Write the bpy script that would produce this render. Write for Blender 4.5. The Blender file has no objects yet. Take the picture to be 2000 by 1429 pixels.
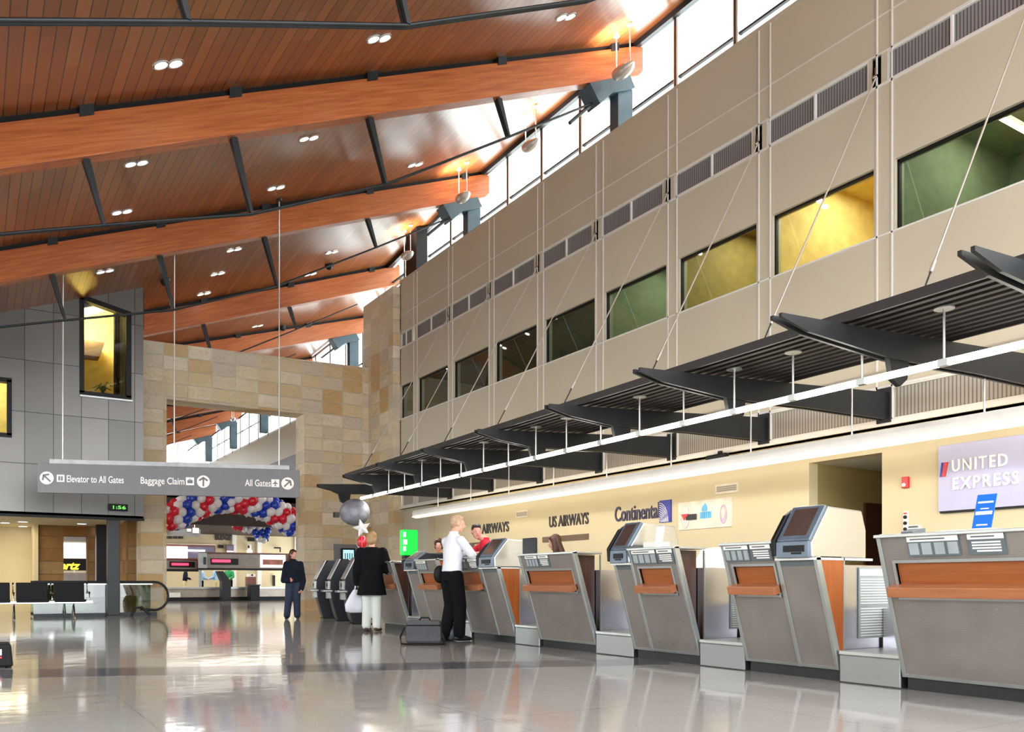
import bpy, bmesh, math, random
from mathutils import Vector, Matrix
random.seed(7)
SC = bpy.context.scene
COL = SC.collection
PI = math.pi

# ------------------------------------------------------------------ camera
F_PX, UC, VH, CAMZ = 1650.0, 1000.0, 1137.0, 0.85
TH = math.atan2(1050.0, 1650.0)
SN, CS = math.sin(TH), math.cos(TH)
cam_d = bpy.data.cameras.new('camera')
cam = bpy.data.objects.new('camera', cam_d)
COL.objects.link(cam)
cam.location = (0, 0, CAMZ)
cam.rotation_euler = (PI/2, 0, -TH)
cam_d.sensor_width = 36
cam_d.lens = F_PX/2000*36
cam_d.shift_y = (VH-714.5)/2000
cam_d.clip_start = 0.05
cam_d.clip_end = 500
SC.camera = cam

def ray(u, v):
    a = (u-UC)/F_PX
    return Vector((SN+a*CS, CS-a*SN, (VH-v)/F_PX))
def on_y(u, v, y):
    r = ray(u, v); t = y/r.y
    return Vector((r.x*t, y, CAMZ+r.z*t))
def on_x(u, v, x):
    r = ray(u, v); t = x/r.x
    return Vector((x, r.y*t, CAMZ+r.z*t))

# ------------------------------------------------------------------ materials
def lin(h):
    h = h.lstrip('#')
    o = []
    for i in (0, 2, 4):
        c = int(h[i:i+2], 16)/255
        o.append(c/12.92 if c <= 0.04045 else ((c+0.055)/1.055)**2.4)
    return tuple(o)
def rgba(c):
    if isinstance(c, str): c = lin(c)
    return (c[0], c[1], c[2], 1)
class NT:
    def __init__(s, name):
        s.m = bpy.data.materials.new(name); s.m.use_nodes = True
        s.t = s.m.node_tree; s.b = s.t.nodes['Principled BSDF']; s.out = s.t.nodes['Material Output']
    def n(s, typ, **kw):
        x = s.t.nodes.new(typ)
        for k, v in kw.items(): setattr(x, k, v)
        return x
    def l(s, a, b): s.t.links.new(a, b)
    def math(s, op, a, b=None, c=None):
        x = s.n('ShaderNodeMath', operation=op)
        for i, q in enumerate((a, b, c)):
            if q is None: continue
            if hasattr(q, 'is_linked'): s.l(q, x.inputs[i])
            else: x.inputs[i].default_value = q
        return x.outputs[0]
    def mix(s, fac, a, b, typ='MIX'):
        x = s.n('ShaderNodeMix', data_type='RGBA', blend_type=typ)
        for i, q in ((0, fac), (6, a), (7, b)):
            if hasattr(q, 'is_linked'): s.l(q, x.inputs[i])
            elif i == 0: x.inputs[i].default_value = q
            else: x.inputs[i].default_value = rgba(q)
        return x.outputs[2]
    def pos(s):
        g = s.n('ShaderNodeTexCoord'); sp = s.n('ShaderNodeSeparateXYZ')
        gg = s.n('ShaderNodeNewGeometry')
        s.l(gg.outputs['Position'], sp.inputs[0])
        return gg.outputs['Position'], sp.outputs
    def comb(s, x, y, z):
        c = s.n('ShaderNodeCombineXYZ')
        for i, q in enumerate((x, y, z)):
            if hasattr(q, 'is_linked'): s.l(q, c.inputs[i])
            else: c.inputs[i].default_value = q
        return c.outputs[0]
    def noise(s, vec, scale, detail=3, rough=.5):
        x = s.n('ShaderNodeTexNoise'); x.inputs['Scale'].default_value = scale
        x.inputs['Detail'].default_value = detail; x.inputs['Roughness'].default_value = rough
        if vec is not None: s.l(vec, x.inputs['Vector'])
        return x.outputs['Fac']
    def ramp(s, fac, stops):
        x = s.n('ShaderNodeValToRGB'); e = x.color_ramp.elements
        while len(e) < len(stops): e.new(0.5)
        for i, (p, c) in enumerate(stops):
            e[i].position = p; e[i].color = rgba(c)
        s.l(fac, x.inputs[0]); return x.outputs[0]
    def bump(s, h, strength=.3, dist=.02):
        x = s.n('ShaderNodeBump'); x.inputs['Strength'].default_value = strength
        x.inputs['Distance'].default_value = dist
        s.l(h, x.inputs['Height']); s.l(x.outputs[0], s.b.inputs['Normal'])
    def set(s, col=None, rough=None, metal=None, spec=None, coat=None):
        if col is not None:
            if hasattr(col, 'is_linked'): s.l(col, s.b.inputs['Base Color'])
            else: s.b.inputs['Base Color'].default_value = rgba(col)
        for k, v in (('Roughness', rough), ('Metallic', metal), ('Specular IOR Level', spec), ('Coat Weight', coat)):
            if v is not None:
                if hasattr(v, 'is_linked'): s.l(v, s.b.inputs[k])
                else: s.b.inputs[k].default_value = v
        return s.m

def mk(name, col, rough=.5, metal=0., spec=.5, amt=.12, scale=6.):
    t = NT(name); p, _ = t.pos()
    f = t.noise(p, scale, 4)
    c = lin(col) if isinstance(col, str) else col
    lo = tuple(max(0, x*(1-amt)) for x in c); hi = tuple(min(1, x*(1+amt)) for x in c)
    t.set(t.ramp(f, [(.3, lo), (.7, hi)]), rough, metal, spec)
    return t.m
def emit(name, col, strength, base=None):
    t = NT(name); t.set(base or col, .4)
    t.b.inputs['Emission Color'].default_value = rgba(col)
    t.b.inputs['Emission Strength'].default_value = strength
    return t.m

MAT = {}
def floor_mat():
    t = NT('terrazzo'); p, xyz = t.pos()
    f = t.noise(p, 130, 3, .7); g = t.noise(p, .5, 3)
    c = t.ramp(f, [(.35, '#7d7b77'), (.5, '#979590'), (.66, '#b3b0aa')])
    c = t.mix(t.math('MULTIPLY', g, .35), c, '#9c9993')
    # thin divider strips in a 1.8 m grid
    gx = t.math('LESS_THAN', t.math('ABSOLUTE', t.math('SUBTRACT', t.math('FRACT', t.math('DIVIDE', xyz[0], 1.8)), .5)), .004)
    gy = t.math('LESS_THAN', t.math('ABSOLUTE', t.math('SUBTRACT', t.math('FRACT', t.math('DIVIDE', xyz[1], 1.8)), .5)), .004)
    c = t.mix(t.math('MULTIPLY', t.math('MAXIMUM', gx, gy), .35), c, '#6f6d68')
    r = t.math('ADD', t.math('MULTIPLY', g, .05), .05)
    t.set(c, r, 0, .55)
    w = t.noise(t.comb(t.math('MULTIPLY', xyz[0], 1.2), t.math('MULTIPLY', xyz[1], 1.2), 0), 2.2, 2)
    t.bump(w, .045, .05)
    return t.m
MAT['floor'] = floor_mat()
t = NT('terrazzo_dark'); p, _ = t.pos()
t.set(t.ramp(t.noise(p, 130, 3, .7), [(.35, '#4b4a50'), (.5, '#5f5e64'), (.7, '#77767a')]), .1, 0, .55); MAT['floor_dark'] = t.m

def plank_mat():
    t = NT('ceiling_planks'); p, xyz = t.pos()
    q = t.math('DIVIDE', xyz[0], .155)
    fr = t.math('FRACT', q); idx = t.math('FLOOR', q)
    wn = t.n('ShaderNodeTexWhiteNoise', noise_dimensions='2D')
    yy = t.math('FLOOR', t.math('ADD', t.math('DIVIDE', xyz[1], 3.1), t.math('MULTIPLY', idx, .37)))
    t.l(t.comb(idx, yy, 0), wn.inputs['Vector'])
    g = t.noise(t.comb(t.math('MULTIPLY', xyz[0], 22), t.math('MULTIPLY', xyz[1], 1.2), idx), 2, 4)
    c = t.ramp(wn.outputs['Value'], [(0, '#83491f'), (.5, '#935425'), (1, '#a0602f')])
    c = t.mix(t.math('MULTIPLY', g, .35), c, '#6e3818')
    gr = t.math('LESS_THAN', fr, .075)
    c = t.mix(gr, c, '#1c0b05')
    t.set(c, .34, 0, .6, .5)
    t.b.inputs['Coat Roughness'].default_value = .22
    t.bump(t.math('SUBTRACT', 1, gr), .3, .01)
    return t.m
MAT['planks'] = plank_mat()
def glulam_mat():
    t = NT('glulam_timber'); p, xyz = t.pos()
    zz = t.math('SUBTRACT', xyz[2], t.math('MULTIPLY', xyz[0], .4))
    g = t.noise(t.comb(t.math('MULTIPLY', xyz[0], .9), t.math('MULTIPLY', xyz[1], 9), t.math('MULTIPLY', zz, 16)), 1.6, 5, .6)
    c = t.ramp(g, [(.3, '#9c5129'), (.5, '#b66433'), (.7, '#c67742')])
    lam = t.math('LESS_THAN', t.math('FRACT', t.math('DIVIDE', zz, .038)), .08)
    c = t.mix(t.math('MULTIPLY', lam, .3), c, '#7a371a')
    t.set(c, .38, 0, .5)
    return t.m
MAT['glulam'] = glulam_mat()
def stone_mat(name, cols, w=.62, h=.36, off=.0, mortar='#dfd4bd'):
    t = NT(name); p, xyz = t.pos()
    u = t.math('ADD', xyz[0], xyz[1])
    nz = t.noise(p, 1.7, 2)
    vec = t.comb(u, xyz[2], 0)
    b = t.n('ShaderNodeTexBrick', offset=off, squash=1.0)
    b.inputs['Scale'].default_value = 1.0
    b.inputs['Brick Width'].default_value = w; b.inputs['Row Height'].default_value = h
    b.inputs['Mortar Size'].default_value = .012; b.inputs['Mortar Smooth'].default_value = .3
    t.l(vec, b.inputs['Vector'])
    wn = t.n('ShaderNodeTexWhiteNoise', noise_dimensions='2D')
    t.l(t.comb(t.math('FLOOR', t.math('DIVIDE', u, w)), t.math('FLOOR', t.math('DIVIDE', xyz[2], h)), 0), wn.inputs['Vector'])
    c = t.ramp(wn.outputs['Value'], [(0, cols[0]), (.3, cols[1]), (.55, cols[2]), (.8, cols[3]), (1, cols[4])])
    band = t.noise(t.comb(t.math('MULTIPLY', u, 1.2), t.math('MULTIPLY', xyz[2], 4.5), wn.outputs['Value']), 2.2, 5, .65)
    c = t.mix(t.math('MULTIPLY', band, .55), c, cols[5])
    c = t.mix(b.outputs['Fac'], c, mortar)
    t.set(c, .85, 0, .2)
    rock = t.noise(p, 3.2, 7, .62)
    hgt = t.math('SUBTRACT', t.math('ADD', t.math('MULTIPLY', rock, .8), t.math('MULTIPLY', wn.outputs['Value'], .6)), t.math('MULTIPLY', b.outputs['Fac'], .9))
    t.bump(hgt, 1.0, .13)
    return t.m
MAT['stone'] = stone_mat('sandstone', ['#d0ae7c', '#eadfc6', '#d3cdc2', '#e3d2ac', '#f2ebdd', '#b8965f'])
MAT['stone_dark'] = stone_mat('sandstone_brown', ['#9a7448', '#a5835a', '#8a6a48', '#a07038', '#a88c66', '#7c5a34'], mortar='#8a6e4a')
MAT['wall'] = mk('wall_paint', '#c0b7a3', .42, 0, .4, .04, .6)
MAT['beige'] = mk('beige_paint', '#d6c7a3', .6, 0, .3, .04, .8)
MAT['olive'] = mk('olive_paint', '#9c8c5c', .7, 0, .3, .05, .8)
MAT['white'] = mk('white_paint', '#e6e4de', .5, 0, .4, .04)
MAT['trimw'] = mk('white_trim', '#d9d7d2', .4, 0, .4, .03)
MAT['offwhite'] = mk('warm_soffit', '#e2d3b4', .7, 0, .3, .04)
MAT['steel_dk'] = mk('dark_steel', '#24282b', .42, .1, .4, .2, 4)
MAT['steel_bl'] = mk('blue_grey_steel', '#41525c', .42, .1, .4, .15, 4)
MAT['black'] = mk('black_paint', '#0e0e10', .5, 0, .3, .2)
MAT['deck'] = mk('deck_metal', '#2b2828', .45, .2, .5, .12, 3)
MAT['bracket'] = mk('bracket_paint', '#1d1f22', .42, .0, .35, .2, 4)
MAT['rod'] = mk('stainless_rod', '#d6d3ce', .28, .6, .5, .05)
MAT['alu'] = mk('aluminium', '#b4b8b6', .33, .8, .5, .08, 3)
MAT['rubber'] = mk('black_rubber', '#16171a', .5, 0, .4, .2)
MAT['chrome'] = mk('chrome', '#d9d9d9', .12, 1, .5, .03)
def brushed(name, col, rough):
    t = NT(name); p, xyz = t.pos()
    g = t.noise(t.comb(t.math('MULTIPLY', xyz[0], 3), t.math('MULTIPLY', xyz[1], 3), t.math('MULTIPLY', xyz[2], 260)), 1, 3)
    c = lin(col)
    t.set(t.ramp(g, [(.3, tuple(x*.94 for x in c)), (.7, tuple(min(1, x*1.04) for x in c))]), rough, 1., .5)
    t.bump(g, .02, .003); return t.m
MAT['stainless'] = brushed('brushed_stainless', '#c4c3c8', .27)
MAT['kiosk_steel'] = brushed('kiosk_stainless', '#c9c8c4', .33)
MAT['plinth'] = brushed('plinth_steel', '#8f9192', .38)
def perf():
    t = NT('perforated_metal'); p, xyz = t.pos()
    k = 2*PI/.016
    a = t.math('SINE', t.math('MULTIPLY', t.math('ADD', xyz[1], xyz[2]), k))
    b = t.math('SINE', t.math('MULTIPLY', t.math('SUBTRACT', xyz[1], xyz[2]), k))
    hole = t.math('GREATER_THAN', t.math('MULTIPLY', a, b), .25)
    n = t.noise(p, 2.5, 3)
    c = t.ramp(n, [(.3, '#8a837d'), (.7, '#9d968f')])
    c = t.mix(t.math('MULTIPLY', hole, .75), c, '#544e49')
    t.set(c, .42, .45, .5); t.bump(t.math('SUBTRACT', 1, hole), .25, .004)
    return t.m
MAT['perf'] = perf()
def woodm(name, a, b, ax=1, rough=.4):
    t = NT(name); p, xyz = t.pos()
    sc = [30, 30, 30]; sc[ax] = 1.5
    g = t.noise(t.comb(*[t.math('MULTIPLY', xyz[i], sc[i]) for i in range(3)]), 1, 4, .6)
    t.set(t.ramp(g, [(.3, a), (.7, b)]), rough, 0, .5); return t.m
MAT['cherry'] = woodm('cherry_veneer', '#87481f', '#9e5a2c')
MAT['cherry_v'] = woodm('cherry_veneer_upright', '#914818', '#a85a22', 2)
MAT['cherry_rail'] = woodm('cherry_rail', '#965a38', '#ab6f4a')
MAT['dkwood'] = woodm('dark_or_shaded_wood', '#3a2018', '#4e2c20', 2)
def clad():
    t = NT('zinc_cladding'); p, xyz = t.pos()
    b = t.n('ShaderNodeTexBrick', offset=.0); b.inputs['Scale'].default_value = 1
    b.inputs['Brick Width'].default_value = .6; b.inputs['Row Height'].default_value = 1.22
    b.inputs['Mortar Size'].default_value = .008
    t.l(t.comb(t.math('ADD', xyz[0], xyz[1]), xyz[2], 0), b.inputs['Vector'])
    wn = t.n('ShaderNodeTexWhiteNoise', noise_dimensions='2D')
    t.l(t.comb(t.math('FLOOR', t.math('DIVIDE', t.math('ADD', xyz[0], xyz[1]), .6)), t.math('FLOOR', t.math('DIVIDE', xyz[2], 1.22)), 0), wn.inputs['Vector'])
    c = t.ramp(wn.outputs['Value'], [(0, '#6b6966'), (1, '#85827e')])
    c = t.mix(t.math('MULTIPLY', t.noise(p, .9, 3), .4), c, '#595754')
    c = t.mix(b.outputs['Fac'], c, '#3c3d40')
    t.set(c, .36, .55, .5)
    w = t.noise(p, 1.2, 2)
    t.bump(t.math('SUBTRACT', w, b.outputs['Fac']), .25, .03); return t.m
MAT['clad'] = clad()
def louvre(name, c1, c2, per, axis):
    t = NT(name); p, xyz = t.pos()
    f = t.math('FRACT', t.math('DIVIDE', xyz[axis], per))
    s = t.math('LESS_THAN', f, .35)
    t.set(t.mix(s, c1, c2), .45, .2, .5); t.bump(t.math('SUBTRACT', 1, s), .4, .01); return t.m
MAT['vent'] = louvre('grille_slats', '#8f8d8d', '#56565a', .045, 1)
MAT['louvre'] = louvre('louvre_slats', '#a9a39a', '#76706a', .05, 1)
MAT['hvac'] = louvre('register_slats', '#b9b2a4', '#6e675c', .03, 2)
def glassm(name, tint, gloss, dark=0.0, rough=.0):
    t = NT(name); t.t.nodes.remove(t.b)
    tr = t.n('ShaderNodeBsdfTransparent'); tr.inputs[0].default_value = rgba(tint)
    gl = t.n('ShaderNodeBsdfGlossy'); gl.inputs['Roughness'].default_value = rough
    gl.inputs[0].default_value = (1, 1, 1, 1)
    fr = t.n('ShaderNodeFresnel'); fr.inputs[0].default_value = 1.5
    mx = t.n('ShaderNodeMixShader')
    ge = t.n('ShaderNodeNewGeometry')
    f0 = t.math('MINIMUM', t.math('ADD', t.math('MULTIPLY', fr.outputs[0], 1.1), gloss), 1)
    t.l(t.math('MULTIPLY', f0, t.math('SUBTRACT', 1, ge.outputs['Backfacing'])), mx.inputs[0])
    t.l(tr.outputs[0], mx.inputs[1]); t.l(gl.outputs[0], mx.inputs[2]); t.l(mx.outputs[0], t.out.inputs[0])
    return t.m
MAT['glass'] = glassm('window_glass', '#dfe8e0', .03)
MAT['glass_cl'] = glassm('clerestory_glass', '#f6faf8', .0)
MAT['glass_rail'] = glassm('balustrade_glass', '#c9d6cf', .05)
MAT['tube'] = emit('tube_glow', (1, .95, .86), 14)
MAT['trough_glow'] = emit('trough_glow', (1, .9, .72), 7)
MAT['trough_lens'] = emit('trough_lens_glow', (1, .95, .86), .75)
MAT['down'] = emit('downlight_glow', (1, .95, .95), 9)
MAT['pend_glow'] = emit('uplight_glow', (1, .9, .95), 10)
MAT['pend'] = mk('pendant_shell', '#c9c3bd', .3, .5)
MAT['screen'] = emit('screen_blue', (.35, .75, .95), 1.0)
MAT['screen_dk'] = mk('screen_dark', '#4a3a36', .15, 0, .6)
MAT['bezel'] = mk('bezel_blue_grey', '#63717f', .35, .3)
MAT['green_sign'] = emit('green_sign_glow', (0.0, .42, .04), 1.0)
MAT['white_glow'] = emit('white_sign_glow', (1, 1, .97), 1.6)
MAT['paper'] = mk('paper', '#efeee8', .7, 0, .3, .03)
MAT['card_dk'] = mk('card_grey', '#5c6468', .5, 0, .4, .06)
MAT['card_lt'] = mk('card_inset', '#9aa3a5', .5, 0, .4, .08)
MAT['blue_card'] = mk('blue_print', '#1667cf', .4, 0, .5, .05)
MAT['letter_dk'] = mk('letter_black', '#1c1018', .4)
MAT['letter_navy'] = mk('letter_navy', '#1d1440', .4)
MAT['navy'] = mk('logo_navy', '#20289a', .4, 0, .5, .04)
MAT['letter_wh'] = mk('letter_white', '#f6f2ee', .4, 0, .5, .02)
MAT['united'] = mk('lavender_panel', '#b7b5d2', .4, 0, .5, .02)
MAT['sign_grey'] = mk('sign_grey', '#77777a', .5, 0, .4, .04)
MAT['sign_cap'] = mk('sign_cap', '#a9aaac', .4, .3)
MAT['red'] = mk('red_plastic', '#d0202c', .35)
MAT['brownbar'] = mk('brown_bar', '#6b543c', .5)
MAT['cream'] = mk('cream_panel', '#eadccb', .5)
MAT['b_red'] = mk('balloon_red', '#d41f35', .22, 0, .5, .06)
MAT['b_white'] = mk('balloon_white', '#e6e2e6', .22, 0, .5, .04)
MAT['b_blue'] = mk('balloon_blue', '#1e3fb4', .22, 0, .5, .06)
MAT['foil'] = mk('silver_foil', '#7c7d86', .5, .4, .5, .35, 7)
MAT['case'] = mk('luggage_fabric', '#47484b', .75, 0, .3, .2, 40)
MAT['bag_blk'] = mk('bag_black', '#0c0c10', .6, 0, .25)
MAT['darkbrown'] = mk('dark_bulkhead', '#2a1512', .6)
MAT['kdark'] = mk('kiosk_navy', '#10131d', .4, 0, .35)
MAT['yellow_r'] = mk('ochre_room_paint', '#dcc078', .7)
MAT['olive_r'] = mk('olive_room_paint', '#a8904e', .7)
MAT['green_r'] = mk('green_room_paint', '#8f9c7c', .7)
MAT['brown_r'] = mk('brown_room_paint', '#7a5a40', .7)
MAT['dim_r'] = mk('dim_room_paint', '#5a5c4c', .7)
MAT['counter_far'] = mk('carousel_steel', '#a49a90', .35, .4)
MAT['redled'] = emit('led_red', (1, .03, .08), 2.2)
MAT['greenled'] = emit('led_green', (.15, .8, .1), 1.0)
MAT['yellow_glow'] = emit('sign_yellow', (1, .85, .05), 1.3)
MAT['fasc'] = mk('fascia_brown', '#6d4238', .45)
MAT['ad_glow'] = emit('ad_glow', (1, .9, .82), 1.4)
MAT['lampshade'] = emit('room_lamp', (1, .85, .45), 5)
MAT['leaf'] = mk('leaf_green', '#3f5a2a', .5)
MAT['curtain'] = mk('curtain_grey', '#b9aa8c', .8)
MAT['curtain_dk'] = mk('curtain_dark', '#4a3f45', .8)
# people
MAT['skin'] = mk('skin', '#d9a58c', .5, 0, .4, .05)
MAT['skin_r'] = mk('skin_ruddy', '#cf9280', .5, 0, .4, .05)
MAT['shirt_w'] = mk('white_shirt', '#d6d8e0', .7, 0, .3, .02)
MAT['cloth_b'] = mk('black_cloth', '#0c0c10', .85, 0, .12, .15)
MAT['cloth_navy'] = mk('navy_cloth', '#161a28', .85, 0, .15, .15)
MAT['jeans'] = mk('dark_jeans', '#2b3448', .8, 0, .3, .15)
MAT['cloth_red'] = mk('red_cloth', '#c01c34', .7, 0, .3, .08)
MAT['cloth_pw'] = mk('white_trousers', '#cdd2cd', .75, 0, .3, .04)
MAT['cloth_lb'] = mk('light_blue_cloth', '#8fb6d6', .75)
MAT['cloth_gr'] = mk('green_cloth', '#1f8a50', .75)
MAT['cloth_tan'] = mk('tan_cloth', '#c9b98c', .75)
MAT['hair_br'] = mk('hair_brown', '#3f2418', .55, 0, .4, .25, 30)
MAT['hair_dk'] = mk('hair_dark', '#22160f', .55, 0, .4, .25, 30)
MAT['hair_bl'] = mk('hair_blond', '#a0805a', .55, 0, .4, .2, 30)
MAT['hair_sb'] = mk('hair_sandy', '#b4957c', .55, 0, .4, .2, 30)
MAT['shoe'] = mk('shoe_leather', '#141214', .35)
MAT['shoe_br'] = mk('shoe_brown', '#4a2f24', .4)
MAT['eye'] = mk('eye_dark', '#1a1412', .2)
MAT['lip'] = mk('lip', '#a85a52', .5)
MAT['screen_lb'] = mk('light_blue_letters', '#5cb4e6', .4)
MAT['lilac'] = mk('lilac', '#c9b0cc', .5)
MAT['lilac_dk'] = mk('shade_violet', '#6f6a86', .5)
MAT['tube_far'] = emit('tube_far_glow', (1, .97, .95), 2.5)
MAT['sign_warm'] = mk('warm_grey_face', '#958a82', .5)
MAT['picture'] = mk('picture_print', '#b06a58', .5, 0, .5, .4, 3)
# ------------------------------------------------------------------ mesh builder
class MB:
    def __init__(s): s.v = []; s.f = []; s.sm = []
    def add(s, vs, fs, smooth=False):
        o = len(s.v); s.v += [Vector(q) for q in vs]
        for f in fs: s.f.append([o+i for i in f]); s.sm.append(smooth)
        return s
    def box(s, a, b):
        x0, y0, z0 = (min(a[i], b[i]) for i in range(3)); x1, y1, z1 = (max(a[i], b[i]) for i in range(3))
        return s.add([(x0,y0,z0),(x1,y0,z0),(x1,y1,z0),(x0,y1,z0),(x0,y0,z1),(x1,y0,z1),(x1,y1,z1),(x0,y1,z1)],
                     [(0,3,2,1),(4,5,6,7),(0,1,5,4),(1,2,6,5),(2,3,7,6),(3,0,4,7)])
    def hexa(s, q):  # 8 points: bottom ring 4, top ring 4
        return s.add(q, [(0,3,2,1),(4,5,6,7),(0,1,5,4),(1,2,6,5),(2,3,7,6),(3,0,4,7)])
    def prism(s, poly, ax, a, b):
        """poly of 2D points in the two other axes (in order), extruded along ax"""
        def P(p, t):
            q = [p[0], p[1]]; q.insert(ax, t); return q
        n = len(poly)
        vs = [P(p, a) for p in poly]+[P(p, b) for p in poly]
        fs = [tuple(range(n))[::-1], tuple(range(n, 2*n))]+[(i, (i+1) % n, n+(i+1) % n, n+i) for i in range(n)]
        return s.add(vs, fs)
    def cyl(s, p0, p1, r0, r1=None, n=12, cap=True, smooth=True):
        r1 = r0 if r1 is None else r1
        p0 = Vector(p0); p1 = Vector(p1); d = (p1-p0).normalized()
        a = d.orthogonal().normalized(); b = d.cross(a)
        vs = [p0+(a*math.cos(2*PI*i/n)+b*math.sin(2*PI*i/n))*r0 for i in range(n)]
        vs += [p1+(a*math.cos(2*PI*i/n)+b*math.sin(2*PI*i/n))*r1 for i in range(n)]
        s.add(vs, [(i, (i+1) % n, n+(i+1) % n, n+i) for i in range(n)], smooth)
        if cap:
            s.add(vs[:n], [tuple(range(n))[::-1]]); s.add(vs[n:], [tuple(range(n))])
        return s
    def tube(s, pts, r, n=8):
        pts = [Vector(p) for p in pts]; rings = []
        for i, p in enumerate(pts):
            t = (pts[min(i+1, len(pts)-1)]-pts[max(i-1, 0)]).normalized()
            up = Vector((0, 0, 1)) if abs(t.z) < .95 else Vector((0, 1, 0))
            a = t.cross(up).normalized(); b = t.cross(a)
            rings.append([p+(a*math.cos(2*PI*k/n)+b*math.sin(2*PI*k/n))*r for k in range(n)])
        vs = [q for R in rings for q in R]; fs = []
        for i in range(len(pts)-1):
            for k in range(n): fs.append((i*n+k, i*n+(k+1) % n, (i+1)*n+(k+1) % n, (i+1)*n+k))
        s.add(vs, fs, True)
        s.add(rings[0], [tuple(range(n))[::-1]]); s.add(rings[-1], [tuple(range(n))]); return s
    def ell(s, c, r, n=14, m=9, rot=None):
        c = Vector(c); r = (r, r, r) if isinstance(r, (int, float)) else r
        vs = [Vector((0, 0, r[2]))]
        for j in range(1, m):
            ph = PI*j/m
            for i in range(n):
                th = 2*PI*i/n
                vs.append(Vector((r[0]*math.sin(ph)*math.cos(th), r[1]*math.sin(ph)*math.sin(th), r[2]*math.cos(ph))))
        vs.append(Vector((0, 0, -r[2])))
        if rot is not None: vs = [rot @ q for q in vs]
        vs = [q+c for q in vs]; fs = []
        for i in range(n): fs.append((0, 1+i, 1+(i+1) % n))
        for j in range(m-2):
            for i in range(n):
                a = 1+j*n; fs.append((a+i, a+n+i, a+n+(i+1) % n, a+(i+1) % n))
        L = len(vs)-1; a = 1+(m-2)*n
        for i in range(n): fs.append((a+i, L, a+(i+1) % n))
        return s.add(vs, fs, True)
    def loft(s, rings, closed=True, smooth=True, cap=True):
        n = len(rings[0]); vs = [q for R in rings for q in R]; fs = []
        for i in range(len(rings)-1):
            for k in range(n if closed else n-1):
                fs.append((i*n+k, i*n+(k+1) % n, (i+1)*n+(k+1) % n, (i+1)*n+k))
        s.add(vs, fs, smooth)
        if cap: s.add(rings[0], [tuple(range(n))[::-1]]); s.add(rings[-1], [tuple(range(n))])
        return s
    def capsule(s, p0, p1, r0, r1=None, n=12):
        r1 = r0 if r1 is None else r1
        s.cyl(p0, p1, r0, r1, n); s.ell(p0, r0, n, 8); s.ell(p1, r1, n, 8); return s
    def mesh(s, name, mat, origin=(0, 0, 0)):
        me = bpy.data.meshes.new(name); o = Vector(origin)
        me.from_pydata([tuple(q-o) for q in s.v], [], s.f)
        bm = bmesh.new(); bm.from_mesh(me)
        bmesh.ops.recalc_face_normals(bm, faces=bm.faces); bm.to_mesh(me); bm.free()
        if len(me.polygons) == len(s.sm): me.polygons.foreach_set('use_smooth', s.sm)
        if mat: me.materials.append(MAT[mat])
        me.update(); return me
    def build(s, name, mat, parent=None, bev=0, label=None, origin=None):
        """parent: its root's origin is subtracted, so vertices are given in world space"""
        o = root_origin(parent) if parent is not None else Vector(origin or (0, 0, 0))
        ob = bpy.data.objects.new(name, s.mesh(name, mat, o)); COL.objects.link(ob)
        if parent is not None: ob.parent = parent
        else: ob.location = o
        if bev:
            m = ob.modifiers.new('bevel', 'BEVEL'); m.width = bev; m.segments = 2; m.limit_method = 'ANGLE'
        if label: ob['label'] = label
        return ob
def root_origin(o):
    while o.parent: o = o.parent
    return Vector(o.location)
def B(*pairs):
    m = MB()
    for a, b in pairs: m.box(a, b)
    return m
def tag(o, label, cat, group=None, kind=None):
    o['label'] = label; o['category'] = cat
    if group: o['group'] = group
    if kind: o['kind'] = kind
    return o
def thing(name, label, cat, loc=(0, 0, 0), group=None):
    o = bpy.data.objects.new(name, None); COL.objects.link(o)
    o.empty_display_size = .1; o.location = loc
    return tag(o, label, cat, group)
def struct(o, label=None):
    o['kind'] = 'structure'
    if label: o['label'] = label
    return o
def dup(root, loc, rotz=0, label=None, group=None):
    r = root.copy(); COL.objects.link(r); r.location = loc; r.rotation_euler = (0, 0, rotz)
    if label: r['label'] = label
    if group: r['group'] = group
    for ch in list(root.children):
        c = ch.copy(); COL.objects.link(c); c.parent = r
        for g in ch.children:
            d = g.copy(); COL.objects.link(d); d.parent = c
    return r
FONTS = {}
def text_mesh(txt, h, depth=.006, bold=0.0, sx=1.0, shear=0.0, align='LEFT', space=1.0):
    cu = bpy.data.curves.new('t', 'FONT'); cu.body = txt; cu.size = 1.0
    cu.extrude = depth/h/1.37; cu.offset = bold; cu.shear = shear; cu.align_x = align; cu.space_character = space
    cu.resolution_u = 3
    ob = bpy.data.objects.new('t', cu); COL.objects.link(ob)
    dg = bpy.context.evaluated_depsgraph_get(); dg.update()
    me = bpy.data.meshes.new_from_object(ob.evaluated_get(dg))
    bpy.data.objects.remove(ob); bpy.data.curves.remove(cu)
    k = h/.72   # cap height of the built-in face
    for v in me.vertices: v.co = Vector((v.co.x*k*sx, v.co.y*k, v.co.z*k))
    return me
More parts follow.
